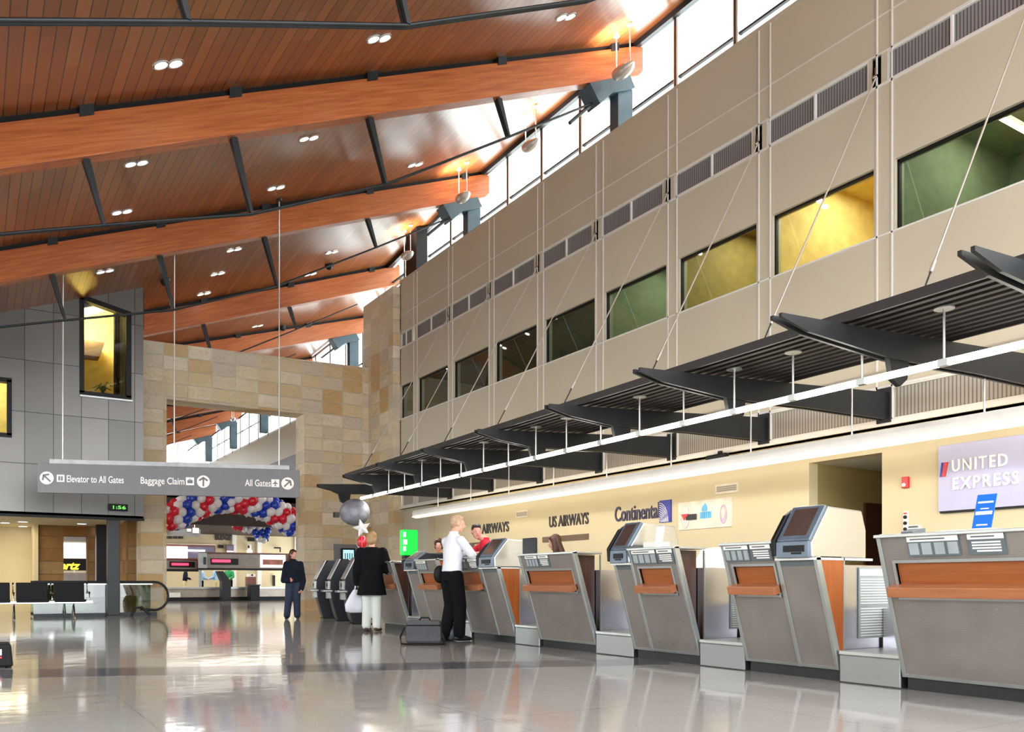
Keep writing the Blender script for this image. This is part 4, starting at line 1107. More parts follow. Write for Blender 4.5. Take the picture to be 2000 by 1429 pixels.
# monitors on the counters
def monitor(u, v, x, label, w=.36, h=.3, zbase=ZC):
    p = onx(u, v, x)
    t = thing('computer_monitor', label, 'monitor', (x, p.y, zbase), 'monitors on the counters')
    zc = p.z
    MB().box((x-.01, p.y-w/2, zc-h/2), (x+.04, p.y+w/2, zc+h/2)).build('back_shell', 'kdark', t, bev=.012)
    MB().box((x+.041, p.y-w/2+.02, zc-h/2+.02), (x+.044, p.y+w/2-.02, zc+h/2-.02)).build('screen', 'screen', t)
    MB().box((x+.01, p.y-.03, zbase+.01), (x+.03, p.y+.03, zc-h/2)).build('neck', 'kdark', t)
    MB().box((x-.08, p.y-.1, zbase), (x+.12, p.y+.1, zbase+.012)).build('foot', 'kdark', t)
    return t
monitor(1033, 1069, 6.25, 'dark monitor back on the wide counter, left of the woman agent', .3, .26, ZC+.005)
# agents' lower work desks behind the counters
wd = thing('work_desk', 'continuous low work desk behind the check-in counters', 'desk', (8.05, 8, 0))
MB().box((7.8, 2.2, .72), (8.3, 15.5, .76)).build('desk_top', 'dkwood', wd)
for y in (2.5, 5.5, 8.5, 11.5, 15.2): MB().box((7.85, y, 0), (8.25, y+.06, .72)).build('support', 'dkwood', wd)

# ================================================================== SELF SERVICE PEDESTAL KIOSKS
def pedestal(x, y, rz, label):
    """profile in local x (front at -x), width along local y"""
    t = thing('self_check_in_kiosk', label, 'kiosk', (0, 0, 0), 'navy self check-in kiosks')
    w = .22
    body = [(-.1, .0), (.2, .0), (.33, .25), (.37, .6), (.33, .95), (.2, 1.25), (.1, 1.37), (-.02, 1.37), (-.1, 1.28), (-.28, .93), (-.29, .74), (-.25, .45), (-.16, .12)]
    MB().prism(body, 1, -w, w).build('body', 'kdark', t, bev=.015)
    sc = [(-.06, 1.36), (-.085, 1.365), (-.31, .92), (-.285, .91)]
    MB().prism(sc, 1, -w-.012, w+.012).build('screen_surround', 'alu', t, bev=.006)
    MB().prism([(-.1, 1.32), (-.105, 1.325), (-.25, 1.03), (-.245, 1.025)], 1, -w+.05, w-.05).build('screen', 'screen_dk', t)
    MB().box((-.34, -w+.02, .7), (-.26, w-.02, .88)).build('reader_panel', 'alu', t, bev=.008)
    MB().box((-.346, -w+.06, .76), (-.338, -.02, .83)).build('card_slot', 'black', t)
    MB().box((-.43, -w-.01, .645), (-.24, w+.01, .685)).build('shelf', 'alu', t, bev=.008)
    MB().box((-.34, -.12, .5), (-.25, .12, .64)).build('ticket_tray', 'alu', t)
    MB().box((-.14, -w-.02, 0), (.26, w+.02, .02)).build('base_plate', 'black', t)
    t.location = (x, y, 0); t.rotation_euler = (0, 0, rz)
    return t
p1 = pedestal(7.05, 19.2, -.22, 'leftmost navy self check-in kiosk, nearest the standing woman')
def relabel(o, x, y, l): return dup(o, (x, y, 0), -.22, l)
relabel(p1, 6.85, 17.75, 'middle navy self check-in kiosk of the three')
relabel(p1, 6.62, 16.3, 'rightmost navy self check-in kiosk, beside the white tote bag')
# ================================================================== SIGNS ON THE COUNTER WALL
LW = LX-.012
def wall_letters(name, txt, label, y0, y1, z, h, mat, group=None, **kw):
    t = thing(name, label, 'lettering', (LW, (y0+y1)/2, z), group)
    text('letters', txt, h, (LW, y0, z), NEGY, mat, t, width=y0-y1, depth=.01, **kw)
    return t
def airways(y0, y1, label):
    t = wall_letters('wall_sign', 'US AIRWAYS', label, y0, y1, 2.04, .24, 'letter_dk', 'airline lettering repeated on the beige wall', bold=.012)
    b = B(((LW-.01, y1, 1.72), (LX, y0+.25, 1.84))).build('name_board', 'brownbar', t)
    B(((LW-.012, y0-.05, 1.765), (LW-.0105, y0-.45, 1.79))).build('board_print', 'cream', b)
airways(14.98, 13.6, 'black US AIRWAYS lettering over the brown-haired woman agent')
airways(18.25, 16.62, 'black AIRWAYS lettering right of the red-shirted agent\'s head')
ct = wall_letters('wall_sign', 'Continental', 'dark Continental lettering with blue globe emblem on the beige wall', 12.76, 11.5, 2.03, .29, 'letter_navy', bold=.012)
B(((LW-.012, 11.19, 1.93), (LX, 11.49, 2.33))).build('emblem', 'navy', ct)
gl = MB()
for q in range(9):   # sweeping globe lines
    a0 = .0
    pts = []
    for s_ in range(7):
        f = s_/6; ang = (PI/2)*f
        r = .04+.036*q
        yy = 11.485-r*.78*math.sin(ang)*.9; zz = 1.94+(r*1.05)*math.cos(ang)
        if yy > 11.2 and zz < 2.32: pts.append((LW-.014, yy, zz))
    if len(pts) > 1: gl.tube(pts, .0065, 5)
gl.build('globe_lines', 'letter_wh', ct)
# pale board with three emblems
lb = thing('logo_board', 'cream board with three small airline emblems on the beige wall', 'sign', (LW, 10.4, 1.77))
B(((LW-.012, 9.75, 1.77), (LX, 11.0, 2.25))).build('board', 'cream', lb)
def emb(name, y, z, ry, rz, mat, th=.012, o=.02):
    return MB().ell((LW-o, y, z), (th, ry, rz), 20, 10).build(name, mat, lb)
emb('oval_emblem', 10.82, 1.99, .1, .2, 'trimw'); emb('oval_centre', 10.83, 2.03, .055, .1, 'cream', .012, .024)
MB().prism([(10.9, 2.04), (10.72, 2.04), (10.83, 1.93)], 0, LW-.04, LW-.03).build('red_wedge', 'red', lb)
m = MB()
for q in range(6):
    m.box((LW-.036, 10.79-.043*q, 1.93), (LW-.028, 10.79-.043*q-.036, 2.03))
m.build('dark_block_letters', 'letter_dk', lb)
m = MB()
for q in range(5): m.box((LW-.022, 10.46-.052*q, 1.94), (LW-.012, 10.46-.052*q-.044, 2.05))
m.prism([(10.42, 2.06), (10.3, 2.06), (10.3, 2.13), (10.34, 2.2), (10.42, 2.13)], 0, LW-.022, LW-.012)
m.build('light_blue_letters', 'screen_lb', lb)
emb('purple_oval', 9.93, 1.98, .075, .16, 'lilac'); emb('purple_oval_centre', 9.93, 2.0, .045, .1, 'cream', .012, .026)
# wall registers
for (ya, yb), lab in (((9.62, 10.12), 'white-framed air register above the cream emblem board'), ((15.8, 16.3), 'white-framed air register between the two AIRWAYS letterings')):
    g = thing('air_register', lab, 'air register', (LX, (ya+yb)/2, 2.3), 'small air registers on the beige wall')
    z = 2.32
    B(((LW-.0, ya+.03, z+.03), (LX, yb-.03, z+.13))).build('slats', 'hvac', g)
    B(((LW-.012, ya, z), (LX, yb, z+.03)), ((LW-.012, ya, z+.13), (LX, yb, z+.16)), ((LW-.012, ya, z+.03), (LX, ya+.03, z+.13)), ((LW-.012, yb-.03, z+.03), (LX, yb, z+.13))).build('frame', 'cream', g)
# fire alarm and switch plate
p = on_x(1771, 942, LX)
fa = thing('fire_alarm', 'small red and white fire alarm on the wall right of the passage', 'alarm', (LX, p.y, p.z))
B(((LX-.05, p.y-.045, p.z-.075), (LX, p.y+.045, p.z+.075))).build('housing', 'red', fa, bev=.008)
MB().ell((LX-.055, p.y+.01, p.z-.035), (.02, .028, .028)).build('strobe', 'white', fa)
p = on_x(1771, 1020, LX)
sp_ = thing('switch_plate', 'tall white control plate with dark keys below the red alarm', 'switch', (LX, p.y, p.z))
B(((LX-.03, p.y-.035, p.z-.13), (LX, p.y+.035, p.z+.15))).build('plate', 'white', sp_, bev=.006)
for q in (-.09, -.01, .07):
    MB().cyl((LX-.045, p.y, p.z+q), (LX-.03, p.y, p.z+q), .024, n=14).build('key', 'black', sp_)
MB().box((LX-.04, p.y-.02, p.z+.11), (LX-.03, p.y+.02, p.z+.13)).build('label_strip', 'red', sp_)
# lavender panel
un = thing('wall_sign', 'lavender UNITED EXPRESS sign panel at the right edge', 'sign', (LX, 5.2, 1.76))
B(((LX-.05, 4.3, 1.76), (LX-.01, 6.22, 2.6))).build('panel', 'united', un, bev=.004)
B(((LX-.045, 4.3, 1.735), (LX-.01, 6.2, 1.76))).build('bottom_edge', 'black', un)
text('letters', 'UNITED', .155, (LX-.055, 6.03, 2.25), NEGY, 'letter_wh', un, width=.68, depth=.016, bold=.012, space=1.25)
text('letters', 'EXPRESS', .155, (LX-.055, 6.02, 2.02), NEGY, 'letter_wh', un, width=.80, depth=.016, bold=.016, space=1.25)
MB().prism([(6.17, 2.2), (6.12, 2.2), (6.085, 2.38), (6.135, 2.38)], 0, LX-.064, LX-.05).build('emblem_red', 'red', un)
MB().prism([(6.19, 2.2), (6.172, 2.2), (6.137, 2.38), (6.17, 2.38)], 0, LX-.064, LX-.05).build('emblem_blue', 'navy', un)

# ================================================================== HANGING DIRECTION SIGN
SA = Vector((1.14, 20.4)); SB = Vector((6.14, 18.5))
Zb, Zt = 2.74, 3.36
sd = thing('direction_sign', 'long grey hanging direction sign with white arrows and lettering', 'sign', (SA.x, SA.y, Zb))
d2 = (SB-SA).normalized(); n2 = Vector((d2.y, -d2.x))   # n2 points towards the viewer
LS = (SB-SA).length
def sp(s, o, z): q = SA+d2*s+n2*o; return Vector((q.x, q.y, z))
def sbox(m, s0, s1, o0, o1, z0, z1):
    return m.hexa([sp(s0, o0, z0), sp(s1, o0, z0), sp(s1, o1, z0), sp(s0, o1, z0), sp(s0, o0, z1), sp(s1, o0, z1), sp(s1, o1, z1), sp(s0, o1, z1)])
sbox(MB(), 0, LS, -.05, .05, Zb, Zt).build('panel', 'sign_grey', sd, bev=.006)
sbox(MB(), .22, LS-.22, -.09, .03, Zt, Zt+.1).build('top_channel', 'sign_cap', sd, bev=.006)
def s_of(u):  # sign coordinate for a picture column
    r = ray(u, 900); # intersect in plan
    A = SA; den = r.x*d2.y-r.y*d2.x
    return (A.y*r.x-A.x*r.y)/-den if False else ((A.x*r.y-A.y*r.x)/(d2.y*r.x-d2.x*r.y))
zc = (Zb+Zt)/2+.0
def disc(s, r, ang):
    m = MB(); m.cyl(sp(s, .05, zc), sp(s, .058, zc), r, n=32, smooth=False); m.build('arrow_disc', 'letter_wh', sd)
    m = MB(); ca, sa = math.cos(ang), math.sin(ang)
    def P(x, y, o): return sp(s+(x*ca-y*sa), o, zc+(x*sa+y*ca))
    def bar(pts):
        m.add([P(x, y, .0585) for x, y in pts]+[P(x, y, .063) for x, y in pts], [(0, 1, 2, 3), (7, 6, 5, 4), (0, 4, 5, 1), (1, 5, 6, 2), (2, 6, 7, 3), (3, 7, 4, 0)])
    k = r*.9; w = r*.13
    bar([(-k*.85, -w), (k*.72, -w), (k*.72, w), (-k*.85, w)])
    for sg in (1, -1):
        bar([(k*.85, 0), (k*.85-w*1.4, sg*-w*1.4+0), (k*.05, sg*(k*.62)), (k*.05+w*1.6, sg*(k*.62+w*1.5))])
    m.build('arrow', 'sign_grey', sd)
def icon(s, h, kind):
    m = sbox(MB(), s-h/2, s+h/2, .05, .058, zc-h/2, zc+h/2); m.build('pictogram_plate', 'letter_wh', sd)
    m = MB(); o0, o1 = .0585, .062
    if kind == 'lift':
        sbox(m, s-h*.3, s-h*.04, o0, o1, zc-h*.33, zc+h*.3); sbox(m, s+h*.04, s+h*.3, o0, o1, zc-h*.33, zc+h*.3)
    elif kind == 'case':
        sbox(m, s-h*.32, s+h*.32, o0, o1, zc-h*.25, zc+h*.15); sbox(m, s-h*.14, s-h*.08, o0, o1, zc+h*.15, zc+h*.28); sbox(m, s+h*.08, s+h*.14, o0, o1, zc+h*.15, zc+h*.28); sbox(m, s-h*.14, s+h*.14, o0, o1, zc+h*.24, zc+h*.3)
    else:
        sbox(m, s-h*.05, s+h*.05, o0, o1, zc-h*.35, zc+h*.38)
        m.hexa([sp(s-h*.38, o0, zc-h*.1), sp(s+h*.38, o0, zc-h*.1), sp(s+h*.38, o1, zc-h*.1), sp(s-h*.38, o1, zc-h*.1), sp(s-h*.06, o0, zc+h*.16), sp(s+h*.06, o0, zc+h*.16), sp(s+h*.06, o1, zc+h*.16), sp(s-h*.06, o1, zc+h*.16)])
        sbox(m, s-h*.16, s+h*.16, o0, o1, zc-h*.36, zc-h*.28)
    m.build('pictogram', 'sign_grey', sd)
disc(s_of(93), .135, math.radians(135)); disc(s_of(398), .135, math.radians(90)); disc(s_of(562), .135, math.radians(45))
icon(s_of(120), .15, 'lift'); icon(s_of(372), .17, 'case'); icon(s_of(538), .17, 'plane')
def stext(txt, u0, u1):
    s0, s1 = s_of(u0), s_of(u1); o = sp(s0, .056, zc-.075)
    text('letters', txt, .15, o, (d2.x, d2.y, 0), 'letter_wh', sd, width=s1-s0, depth=.004, bold=.01)
stext('Elevator to All Gates', 132, 243); stext('Baggage Claim', 276, 361); stext('All Gates', 479, 529)
for u in (122, 340, 545):
    s = s_of(u); q = sp(s, -.03, 0)
    r = thing('sign_rod', 'thin vertical rod holding the grey direction sign, %s of three from the left' % {122: 'first', 340: 'second', 545: 'third'}[u], 'rod', (q.x, q.y, Zt+.1), 'rods carrying the direction sign')
    zc_ = ceil_z(q.x, q.y)
    MB().cyl((q.x, q.y, Zt+.1), (q.x, q.y, zc_), .014, n=8).build('rod', 'rod', r)
    MB().cyl((q.x, q.y, zc_-.05), (q.x, q.y, zc_), .07, n=14).build('ceiling_flange', 'steel_dk', r)
# digital clock below the sign
p0 = on_y(212, 983, V0-.12); p1 = on_y(250, 998, V0-.12)
ck = thing('digital_clock', 'black digital clock with green numerals under the zinc volume', 'clock', (p0.x, V0, p1.z))
B(((p0.x, V0-.12, p1.z), (p1.x, V0-.02, p0.z))).build('case', 'black', ck, bev=.01)
B(((p0.x+.15, V0-.02, p1.z+.05), (p1.x-.15, V0, p0.z-.05))).build('mount', 'black', ck)
text('numerals', '1:56', (p0.z-p1.z)*.5, (p0.x+.1, V0-.121, p1.z+.045), (1, 0, 0), 'greenled', ck, width=(p1.x-p0.x)*.66, depth=.002, bold=.01)

# ================================================================== BALLOON ARCH
ba = thing('balloon_arch', 'spiral red, white and blue balloon arch hanging in the stone portal', 'balloon arch', (4.4, 25.4, 2.4))
YB_ = 25.2
path_px = [(318, 1016), (332, 1012), (352, 1001), (378, 988), (405, 978), (435, 974), (465, 975), (495, 981), (525, 993), (553, 1009), (578, 1026)]
pp_ = [on_y(u, v, YB_) for u, v in path_px]
# even spacing
L_ = [0]
for a, b in zip(pp_, pp_[1:]): L_.append(L_[-1]+(b-a).length)
def along(s):
    for i in range(len(L_)-1):
        if s <= L_[i+1]:
            k = (s-L_[i])/(L_[i+1]-L_[i]); return pp_[i]+(pp_[i+1]-pp_[i])*k, (pp_[i+1]-pp_[i]).normalized()
    return pp_[-1], (pp_[-1]-pp_[-2]).normalized()
RB, RR = .145, .30
SPIN = 1; nr_ = 20; balls = []
for i in range(nr_):
    c, tg = along(L_[-1]*(i+.5)/nr_)
    up = Vector((0, -1, 0)); sd_ = tg.cross(up).normalized(); up = sd_.cross(tg).normalized()
    for k in range(8):
        a = 2*PI*(k+.5*(i % 2))/8
        col = ['b_red', 'b_white', 'b_blue', 'b_white'][int(4*((a/(2*PI)*SPIN+L_[-1]*(i+.5)/nr_/1.15) % 1))]
        balls.append((c+(up*math.cos(a)+sd_*math.sin(a))*RR+tg*(.03*math.sin(k*2.1)), col))
balls.sort(key=lambda q: q[0].y)
bp = {}
def balloon_mesh(mat):
    m = MB(); m.ell((0, 0, 0), (RB*.95, RB*.95, RB*1.05), 16, 10); m.cyl((0, 0, -RB*1.2), (0, 0, -RB), .03, .012, 8)
    return m.mesh('balloon', mat)
for c in ('b_red', 'b_white', 'b_blue'): bp[c] = balloon_mesh(c)
for i, (p, c) in enumerate(balls[:98]):
    o = bpy.data.objects.new('balloon', bp[c]); COL.objects.link(o); o.parent = ba
    o.location = p-Vector(ba.location); q = .92+.16*random.random(); o.scale = (q, q, q); o.rotation_euler = (random.random(), random.random(), random.random())
    o['label'] = {'b_red': 'red', 'b_white': 'white', 'b_blue': 'blue'}[c]+' balloon'
m = MB()
for p, c in balls[98:]: m.ell(p, RB, 12, 8)
o = m.build('rear_balloons', 'b_white', ba); o['kind'] = 'stuff'
m = MB(); m.tube(pp_, .03, 8); m.build('arch_tube', 'b_white', ba)
# second, farther cluster
b2 = thing('balloon_cluster', 'small far cluster of blue and white balloons below the arch', 'balloon cluster', (0, 33, 2.0))
cl_ = [(470, 1029, 'b_red'), (477, 1032, 'b_white'), (487, 1034, 'b_white'), (497, 1038, 'b_blue'), (503, 1045, 'b_blue'), (510, 1038, 'b_blue'), (514, 1046, 'b_blue'), (520, 1041, 'b_blue'), (507, 1051, 'b_white'), (523, 1035, 'b_blue'), (460, 1027, 'b_red'), (493, 1029, 'b_white'), (505, 1030, 'b_white'), (515, 1053, 'b_white'), (519, 1048, 'b_blue')]
b2.location = on_y(500, 1045, 33)
for u, v, c in cl_:
    o = bpy.data.objects.new('balloon', bp[c]); COL.objects.link(o); o.parent = b2
    o.location = on_y(u, v, 33)-Vector(b2.location)
    o['label'] = {'b_red': 'red', 'b_white': 'white', 'b_blue': 'blue'}[c]+' balloon'
MB().tube([on_y(455, 1022, 33.1), on_y(480, 1028, 33.1), on_y(505, 1040, 33.1), on_y(520, 1046, 33.1)], .03).build('arch_tube', 'b_white', b2)
# loose balloons by the far counters
sb_ = on_x(707, 1031, 6.2)
bz = thing('star_balloon', 'white star balloon floating by the black-coated person\'s head', 'balloon', sb_)
m = MB(); pts = []
for k in range(10):
    a = PI/2+k*PI/5+.25; r = .18 if k % 2 == 0 else .08; pts.append((r*math.cos(a), r*math.sin(a)))
vs = [sb_+Vector((x*SN*0+x*CS, -x*SN, z)) for x, z in pts]+[sb_+Vector((-SN*.06, -CS*.06, 0)), sb_+Vector((SN*.06, CS*.06, 0))]
m.add(vs, [(k, (k+1) % 10, 10) for k in range(10)]+[((k+1) % 10, k, 11) for k in range(10)]); m.build('foil', 'b_white', bz)
MB().tube([sb_+Vector((0, 0, -.12)), sb_+Vector((.02, .05, -.5)), (6.4, 14.1, 1.22)], .004, 5).build('ribbon', 'b_white', bz)
for (u, v), lab in (((708, 1058), 'round red balloon under the white star balloon'),):
    q = on_x(u, v, 6.4)
    rb = thing('balloon', lab, 'balloon', q)
    MB().ell(q, (.1, .1, .12)).build('skin', 'b_red', rb); MB().tube([q+Vector((0, 0, -.15)), (6.42, 14.1, 1.22)], .004, 5).build('ribbon', 'b_white', rb)
q = on_x(693, 1000, 6.9)
fb_ = thing('foil_balloon', 'large round silver foil balloon in front of the stone pier', 'balloon', q)
rt = Matrix.Rotation(-TH, 3, 'Z')
MB().ell(q, (.33, .18, .29), 22, 12, rt).build('foil', 'foil', fb_)
MB().tube([q+Vector((0, 0, -.29)), q+Vector((.05, .02, -.7)), (6.9, 16.4, 1.3)], .004, 5).build('ribbon', 'b_white', fb_)
MB().box(on_x(657, 1005, 6.95)+Vector((-.06, -.05, -.06)), on_x(657, 1005, 6.95)+Vector((.06, .05, .06))).build('weight', 'black', fb_)
# green lit sign
c = on_x(800, 1060, 8.2)
gs = thing('lit_sign', 'bright green lit sign standing behind the farthest counter', 'sign', (8.2, c.y, 0))
hx = .14
MB().box((8.0, c.y-.1, 1.45), (8.36, c.y+.1, 2.02)).build('light_box', 'green_sign', gs, bev=.02)
m = MB()
for z0, z1, w in ((1.86, 1.96, .06), (1.69, 1.8, .09), (1.55, 1.65, .06)): m.box((8.0, c.y-.106, z0), (8.0+w, c.y-.099, z1))
m.build('white_marks', 'white_glow', gs)
MB().box((8.05, c.y-.08, .0), (8.31, c.y+.08, 1.45)).build('pedestal', 'black', gs)
# wall monitor on the stone
c0 = on_y(667, 1070, 23.55); c1 = on_y(694, 1096, 23.55)
wm = thing('wall_monitor', 'small lit blue monitor mounted on the stone pier', 'monitor', (c0.x, 23.6, c1.z))
B(((c0.x-.18, 23.62, c1.z-.3), (c1.x+.12, 23.7, c0.z+.12))).build('back_board', 'sign_grey', wm)
B(((c0.x, 23.55, c1.z), (c1.x, 23.62, c0.z))).build('bezel', 'black', wm, bev=.008)
B(((c0.x+.05, 23.545, c1.z+.04), (c1.x-.05, 23.551, c0.z-.05))).build('screen', 'screen', wm)
m = MB()
for k_ in range(4): m.box((c0.x+.1+.07*k_, 23.543, c1.z+.06), (c0.x+.13+.07*k_, 23.5455, c0.z-.14))
m.build('screen_print', 'letter_navy', wm)

# ================================================================== LEFT FOREGROUND AND LOBBY THINGS
# luggage edge at the left
fp_ = floor_pt(24, 1304)
cs = thing('luggage_case', 'black case with a white label, cut off by the left edge', 'luggage', (fp_.x-.3, fp_.y+.1, 0))
MB().hexa([(fp_.x-.75, fp_.y, .012), (fp_.x+.01, fp_.y, .012), (fp_.x+.01, fp_.y+.4, .012), (fp_.x-.75, fp_.y+.4, .012), (fp_.x-.75, fp_.y, .24), (fp_.x-.01, fp_.y, .24), (fp_.x-.01, fp_.y+.4, .24), (fp_.x-.75, fp_.y+.4, .24)]).build('body', 'bag_blk', cs, bev=.02)
MB().box((fp_.x-.35, fp_.y-.006, .13), (fp_.x-.09, fp_.y+.002, .19)).build('label_plate', 'paper', cs)
MB().box((fp_.x-.35, fp_.y-.008, .1), (fp_.x-.09, fp_.y+.002, .118)).build('red_stripe', 'red', cs)
for q in (-.6, -.1): MB().box((fp_.x+q-.04, fp_.y+.05, 0), (fp_.x+q+.04, fp_.y+.35, .02)).build('foot', 'rubber', cs)
# tandem seats
SY = 21.9
sb0 = on_y(-60, 1200, SY).x; 
bench = thing('beam_seating', 'row of black tandem seats on chrome legs in front of the lobby', 'seating', (.3, SY, 0))
MB().box((-1.9, SY+.18, .37), (2.35, SY+.26, .42)).build('beam', 'chrome', bench)
su = [-40, 25, 73, 118]
for i in range(4):
    x = -.85+.76*i+.1
    m = MB()
    prf = [(SY-.02, .43), (SY+.4, .40), (SY+.46, .44), (SY+.52, .86), (SY+.49, .87), (SY+.42, .47), (SY+.38, .45), (SY-.02, .47)]
    pass
    MB().prism([(SY-.02, .40), (SY+.42, .38), (SY+.42, .44), (SY-.02, .46)], 0, x+.03, x+.67).build('seat', 'bag_blk', bench, bev=.015)
    MB().prism([(SY+.42, .44), (SY+.47, .43), (SY+.55, .84), (SY+.5, .85)], 0, x+.03, x+.67).build('backrest', 'bag_blk', bench, bev=.015)
for i in range(5):
    x = -.85+.76*i+.07
    m = MB(); m.tube([(x, SY+.5, .84), (x, SY+.44, .6), (x, SY+.2, .62), (x, SY-.02, .62), (x, SY-.03, .45)], .022, 8); m.build('armrest', 'chrome', bench)
for x in (-.5, .75, 1.95):
    m = MB(); m.tube([(x, SY-.12, .02), (x, SY+.2, .3), (x, SY+.22, .38)], .022, 8); m.tube([(x, SY+.56, .02), (x, SY+.24, .3), (x, SY+.22, .38)], .022, 8)
    m.build('leg', 'chrome', bench)
# escalator balustrades
es = thing('escalator', 'glass-sided escalator with black looped handrails beside the stone pier', 'escalator', (3.0, 23.3, 0))
def balus(y, xe, x0, r=.36):
    zt = .86
    MB().box((x0, y-.008, .08), (xe-.1, y+.008, zt-.06)).build('glass_panel', 'glass_rail', es)
    pts = [(x0, y, zt)]+[(xe+r*math.sin(a)*.9, y, zt-r+r*math.cos(a)) for a in [PI*k/14 for k in range(0, 15)]]+[(xe-.35, y, zt-2*r+.03)]
    MB().tube(pts, .032, 8).build('handrail', 'rubber', es)
    MB().box((x0, y-.02, zt-.07), (xe-.05, y+.02, zt-.035)).build('rail_base', 'alu', es)
    MB().box((x0, y-.05, .0), (xe+.05, y+.05, .09)).build('skirt', 'steel_dk', es)
balus(23.32, 3.92, 1.2); balus(24.55, 3.0, 1.2, .3)
MB().box((1.2, 23.36, .0), (3.3, 24.5, .03)).build('comb_plate', 'alu', es)
m = MB(); m.tube([(3.35, 23.25, 0), (3.45, 23.25, .2), (3.6, 23.25, .22), (3.8, 23.25, .02)], .03, 8); m.build('floor_loop', 'rubber', es)

p = on_x(1400, 892, WX-.12)
wc = thing('wall_speaker', 'small dark device clipped under the louvres above the trough light', 'speaker', (WX, p.y, p.z))
B(((WX-.16, p.y-.22, p.z-.04), (WX-.06, p.y+.22, p.z+.04))).build('body', 'black', wc, bev=.02)
B(((WX-.07, p.y-.03, p.z-.02), (WX+.0, p.y+.03, p.z+.1))).build('bracket', 'steel_dk', wc)
# ================================================================== HALL BEYOND THE PORTAL
# dark bulkhead with bright slots behind the balloons
bh0 = on_y(325, 968, 30); bh1 = on_y(593, 1031, 30)
struct(B(((3.6, 30, bh1.z), (20.5, 30.3, 3.9)), ((3.6, 30, 3.7), (20.5, 60, 3.9))).build('ceiling_bridge', 'darkbrown'))
YW = 52.0
def Wp(u, v, y=YW): return on_y(u, v, y)
def rect(m, u0, v0, u1, v1, y, th=.1, front=True):
    a, b = on_y(u0, v0, y), on_y(u1, v1, y)
    m.box((a.x, y-th, b.z), (b.x, y, a.z)); return m
wl = rect(MB(), 60, 1000, 640, 1166, YW+.3, .3).box((20.4, 30, 0), (20.6, 60, 3.8)); struct(wl.build('wall_rental', 'beige'))
pil = MB()
for u in (456, 505, 578): rect(pil, u-4, 1020, u+4, 1168, YW-.05, .25)
struct(pil.build('trim_11', 'white'), 'white pilasters on the rental wall')
def flat(name, label, cat, parts, y, group=None):
    u0, v0, u1, v1 = parts[0][1:5]; a, b = on_y(u0, v0, y), on_y(u1, v1, y)
    t = thing(name, label, cat, ((a.x+b.x)/2, y, b.z), group)
    for i, p in enumerate(parts):
        nm, u0, v0, u1, v1, mat = p[:6]; off = p[6] if len(p) > 6 else .03*i; th = p[7] if len(p) > 7 else .05
        rect(MB(), u0, v0, u1, v1, y-off, th).build(nm, mat, t)
    return t
# rental booths
flat('rental_window', 'bright lit rental booth window at the left of the portal opening', 'window display', [('frame', 320, 1062, 420, 1096, 'fasc'), ('lit_panel', 322, 1066, 366, 1090, 'ad_glow', .06), ('shade_panel', 367, 1067, 418, 1090, 'lilac_dk', .06), ('tube', 367, 1073, 400, 1077, 'tube_far', .14), ('valance_light', 320, 1061.5, 420, 1064, 'ad_glow', .1)], YW-.3)
flat('wall_notice', 'small dark wall notice below the far dark lettering', 'notice', [('board', 426, 1064, 436, 1070, 'black')], YW-.05)
flat('booth_opening', 'second small rental booth opening right of the dark notice', 'window display', [('frame', 440, 1063, 456, 1080, 'fasc'), ('shade_panel', 442, 1065, 455, 1073, 'lilac_dk', .06), ('light', 443, 1075, 455, 1078, 'ad_glow', .1)], YW-.3)
lt = thing('far_lettering', 'dark BUDGET lettering on the far wall under the balloon arch', 'lettering', Wp(437, 1054, YW-.1))
a, b = Wp(420, 1054), Wp(455, 1045); text('letters', 'BUDGET', b.z-a.z, (a.x, YW-.08, a.z), (1, 0, 0), 'letter_dk', lt, width=b.x-a.x, depth=.03, bold=.02)
lt = thing('far_lettering', 'dark lettering on the far wall beneath the small direction sign', 'lettering', Wp(340, 1052, YW-.1))
m = MB()
for u_ in (325, 329, 333, 339, 343, 348, 351, 355): rect(m, u_, 1047, u_+2.6, 1052, YW-.06, .03)
m.build('letters', 'letter_dk', lt)
# far hanging sign
fs_ = flat('direction_sign', 'small far grey direction sign below the balloon arch\'s left end', 'sign', [('panel', 316, 1031, 391, 1048, 'sign_grey', .0), ('arrow_disc', 376, 1030.5, 388, 1041, 'letter_wh', .05), ('pictogram_plate', 365, 1032, 373, 1038, 'letter_wh', .05)], 38)
for u in (340, 380):
    q = on_y(u, 1031, 38); MB().cyl((q.x, 38, q.z), (q.x, 38, 3.72), .02, n=6).build('hanger', 'rod', fs_)
flat('wall_sign', 'small black sign on the far wall behind the blue balloons, left one', 'sign', [('board', 483, 1049, 497, 1057, 'black', .05)], YW-.1)
flat('wall_sign', 'small black sign on the far wall behind the blue balloons, right one', 'sign', [('board', 514, 1050, 524, 1057, 'black', .05)], YW-.1)
flat('wall_lamp', 'white wall lamp beside the middle pilaster of the far wall', 'light', [('backplate', 483, 1063, 490, 1079, 'white', .0, .1), ('lamp', 482, 1074, 492, 1079, 'ad_glow', .1, .1), ('dark_disc', 484, 1065, 487, 1070, 'black', .12)], YW-.3)
flat('wall_bracket', 'small black bracket sign on the far wall near the right pilaster', 'sign', [('bar', 535, 1068, 548, 1071, 'black', .1), ('stem', 546, 1071, 548, 1078, 'black', .1)], YW-.2)
flat('wall_slot', 'narrow dark upright panel on the far wall right of the podium', 'panel', [('panel', 532, 1123, 537, 1144, 'black', .05)], YW-.05)
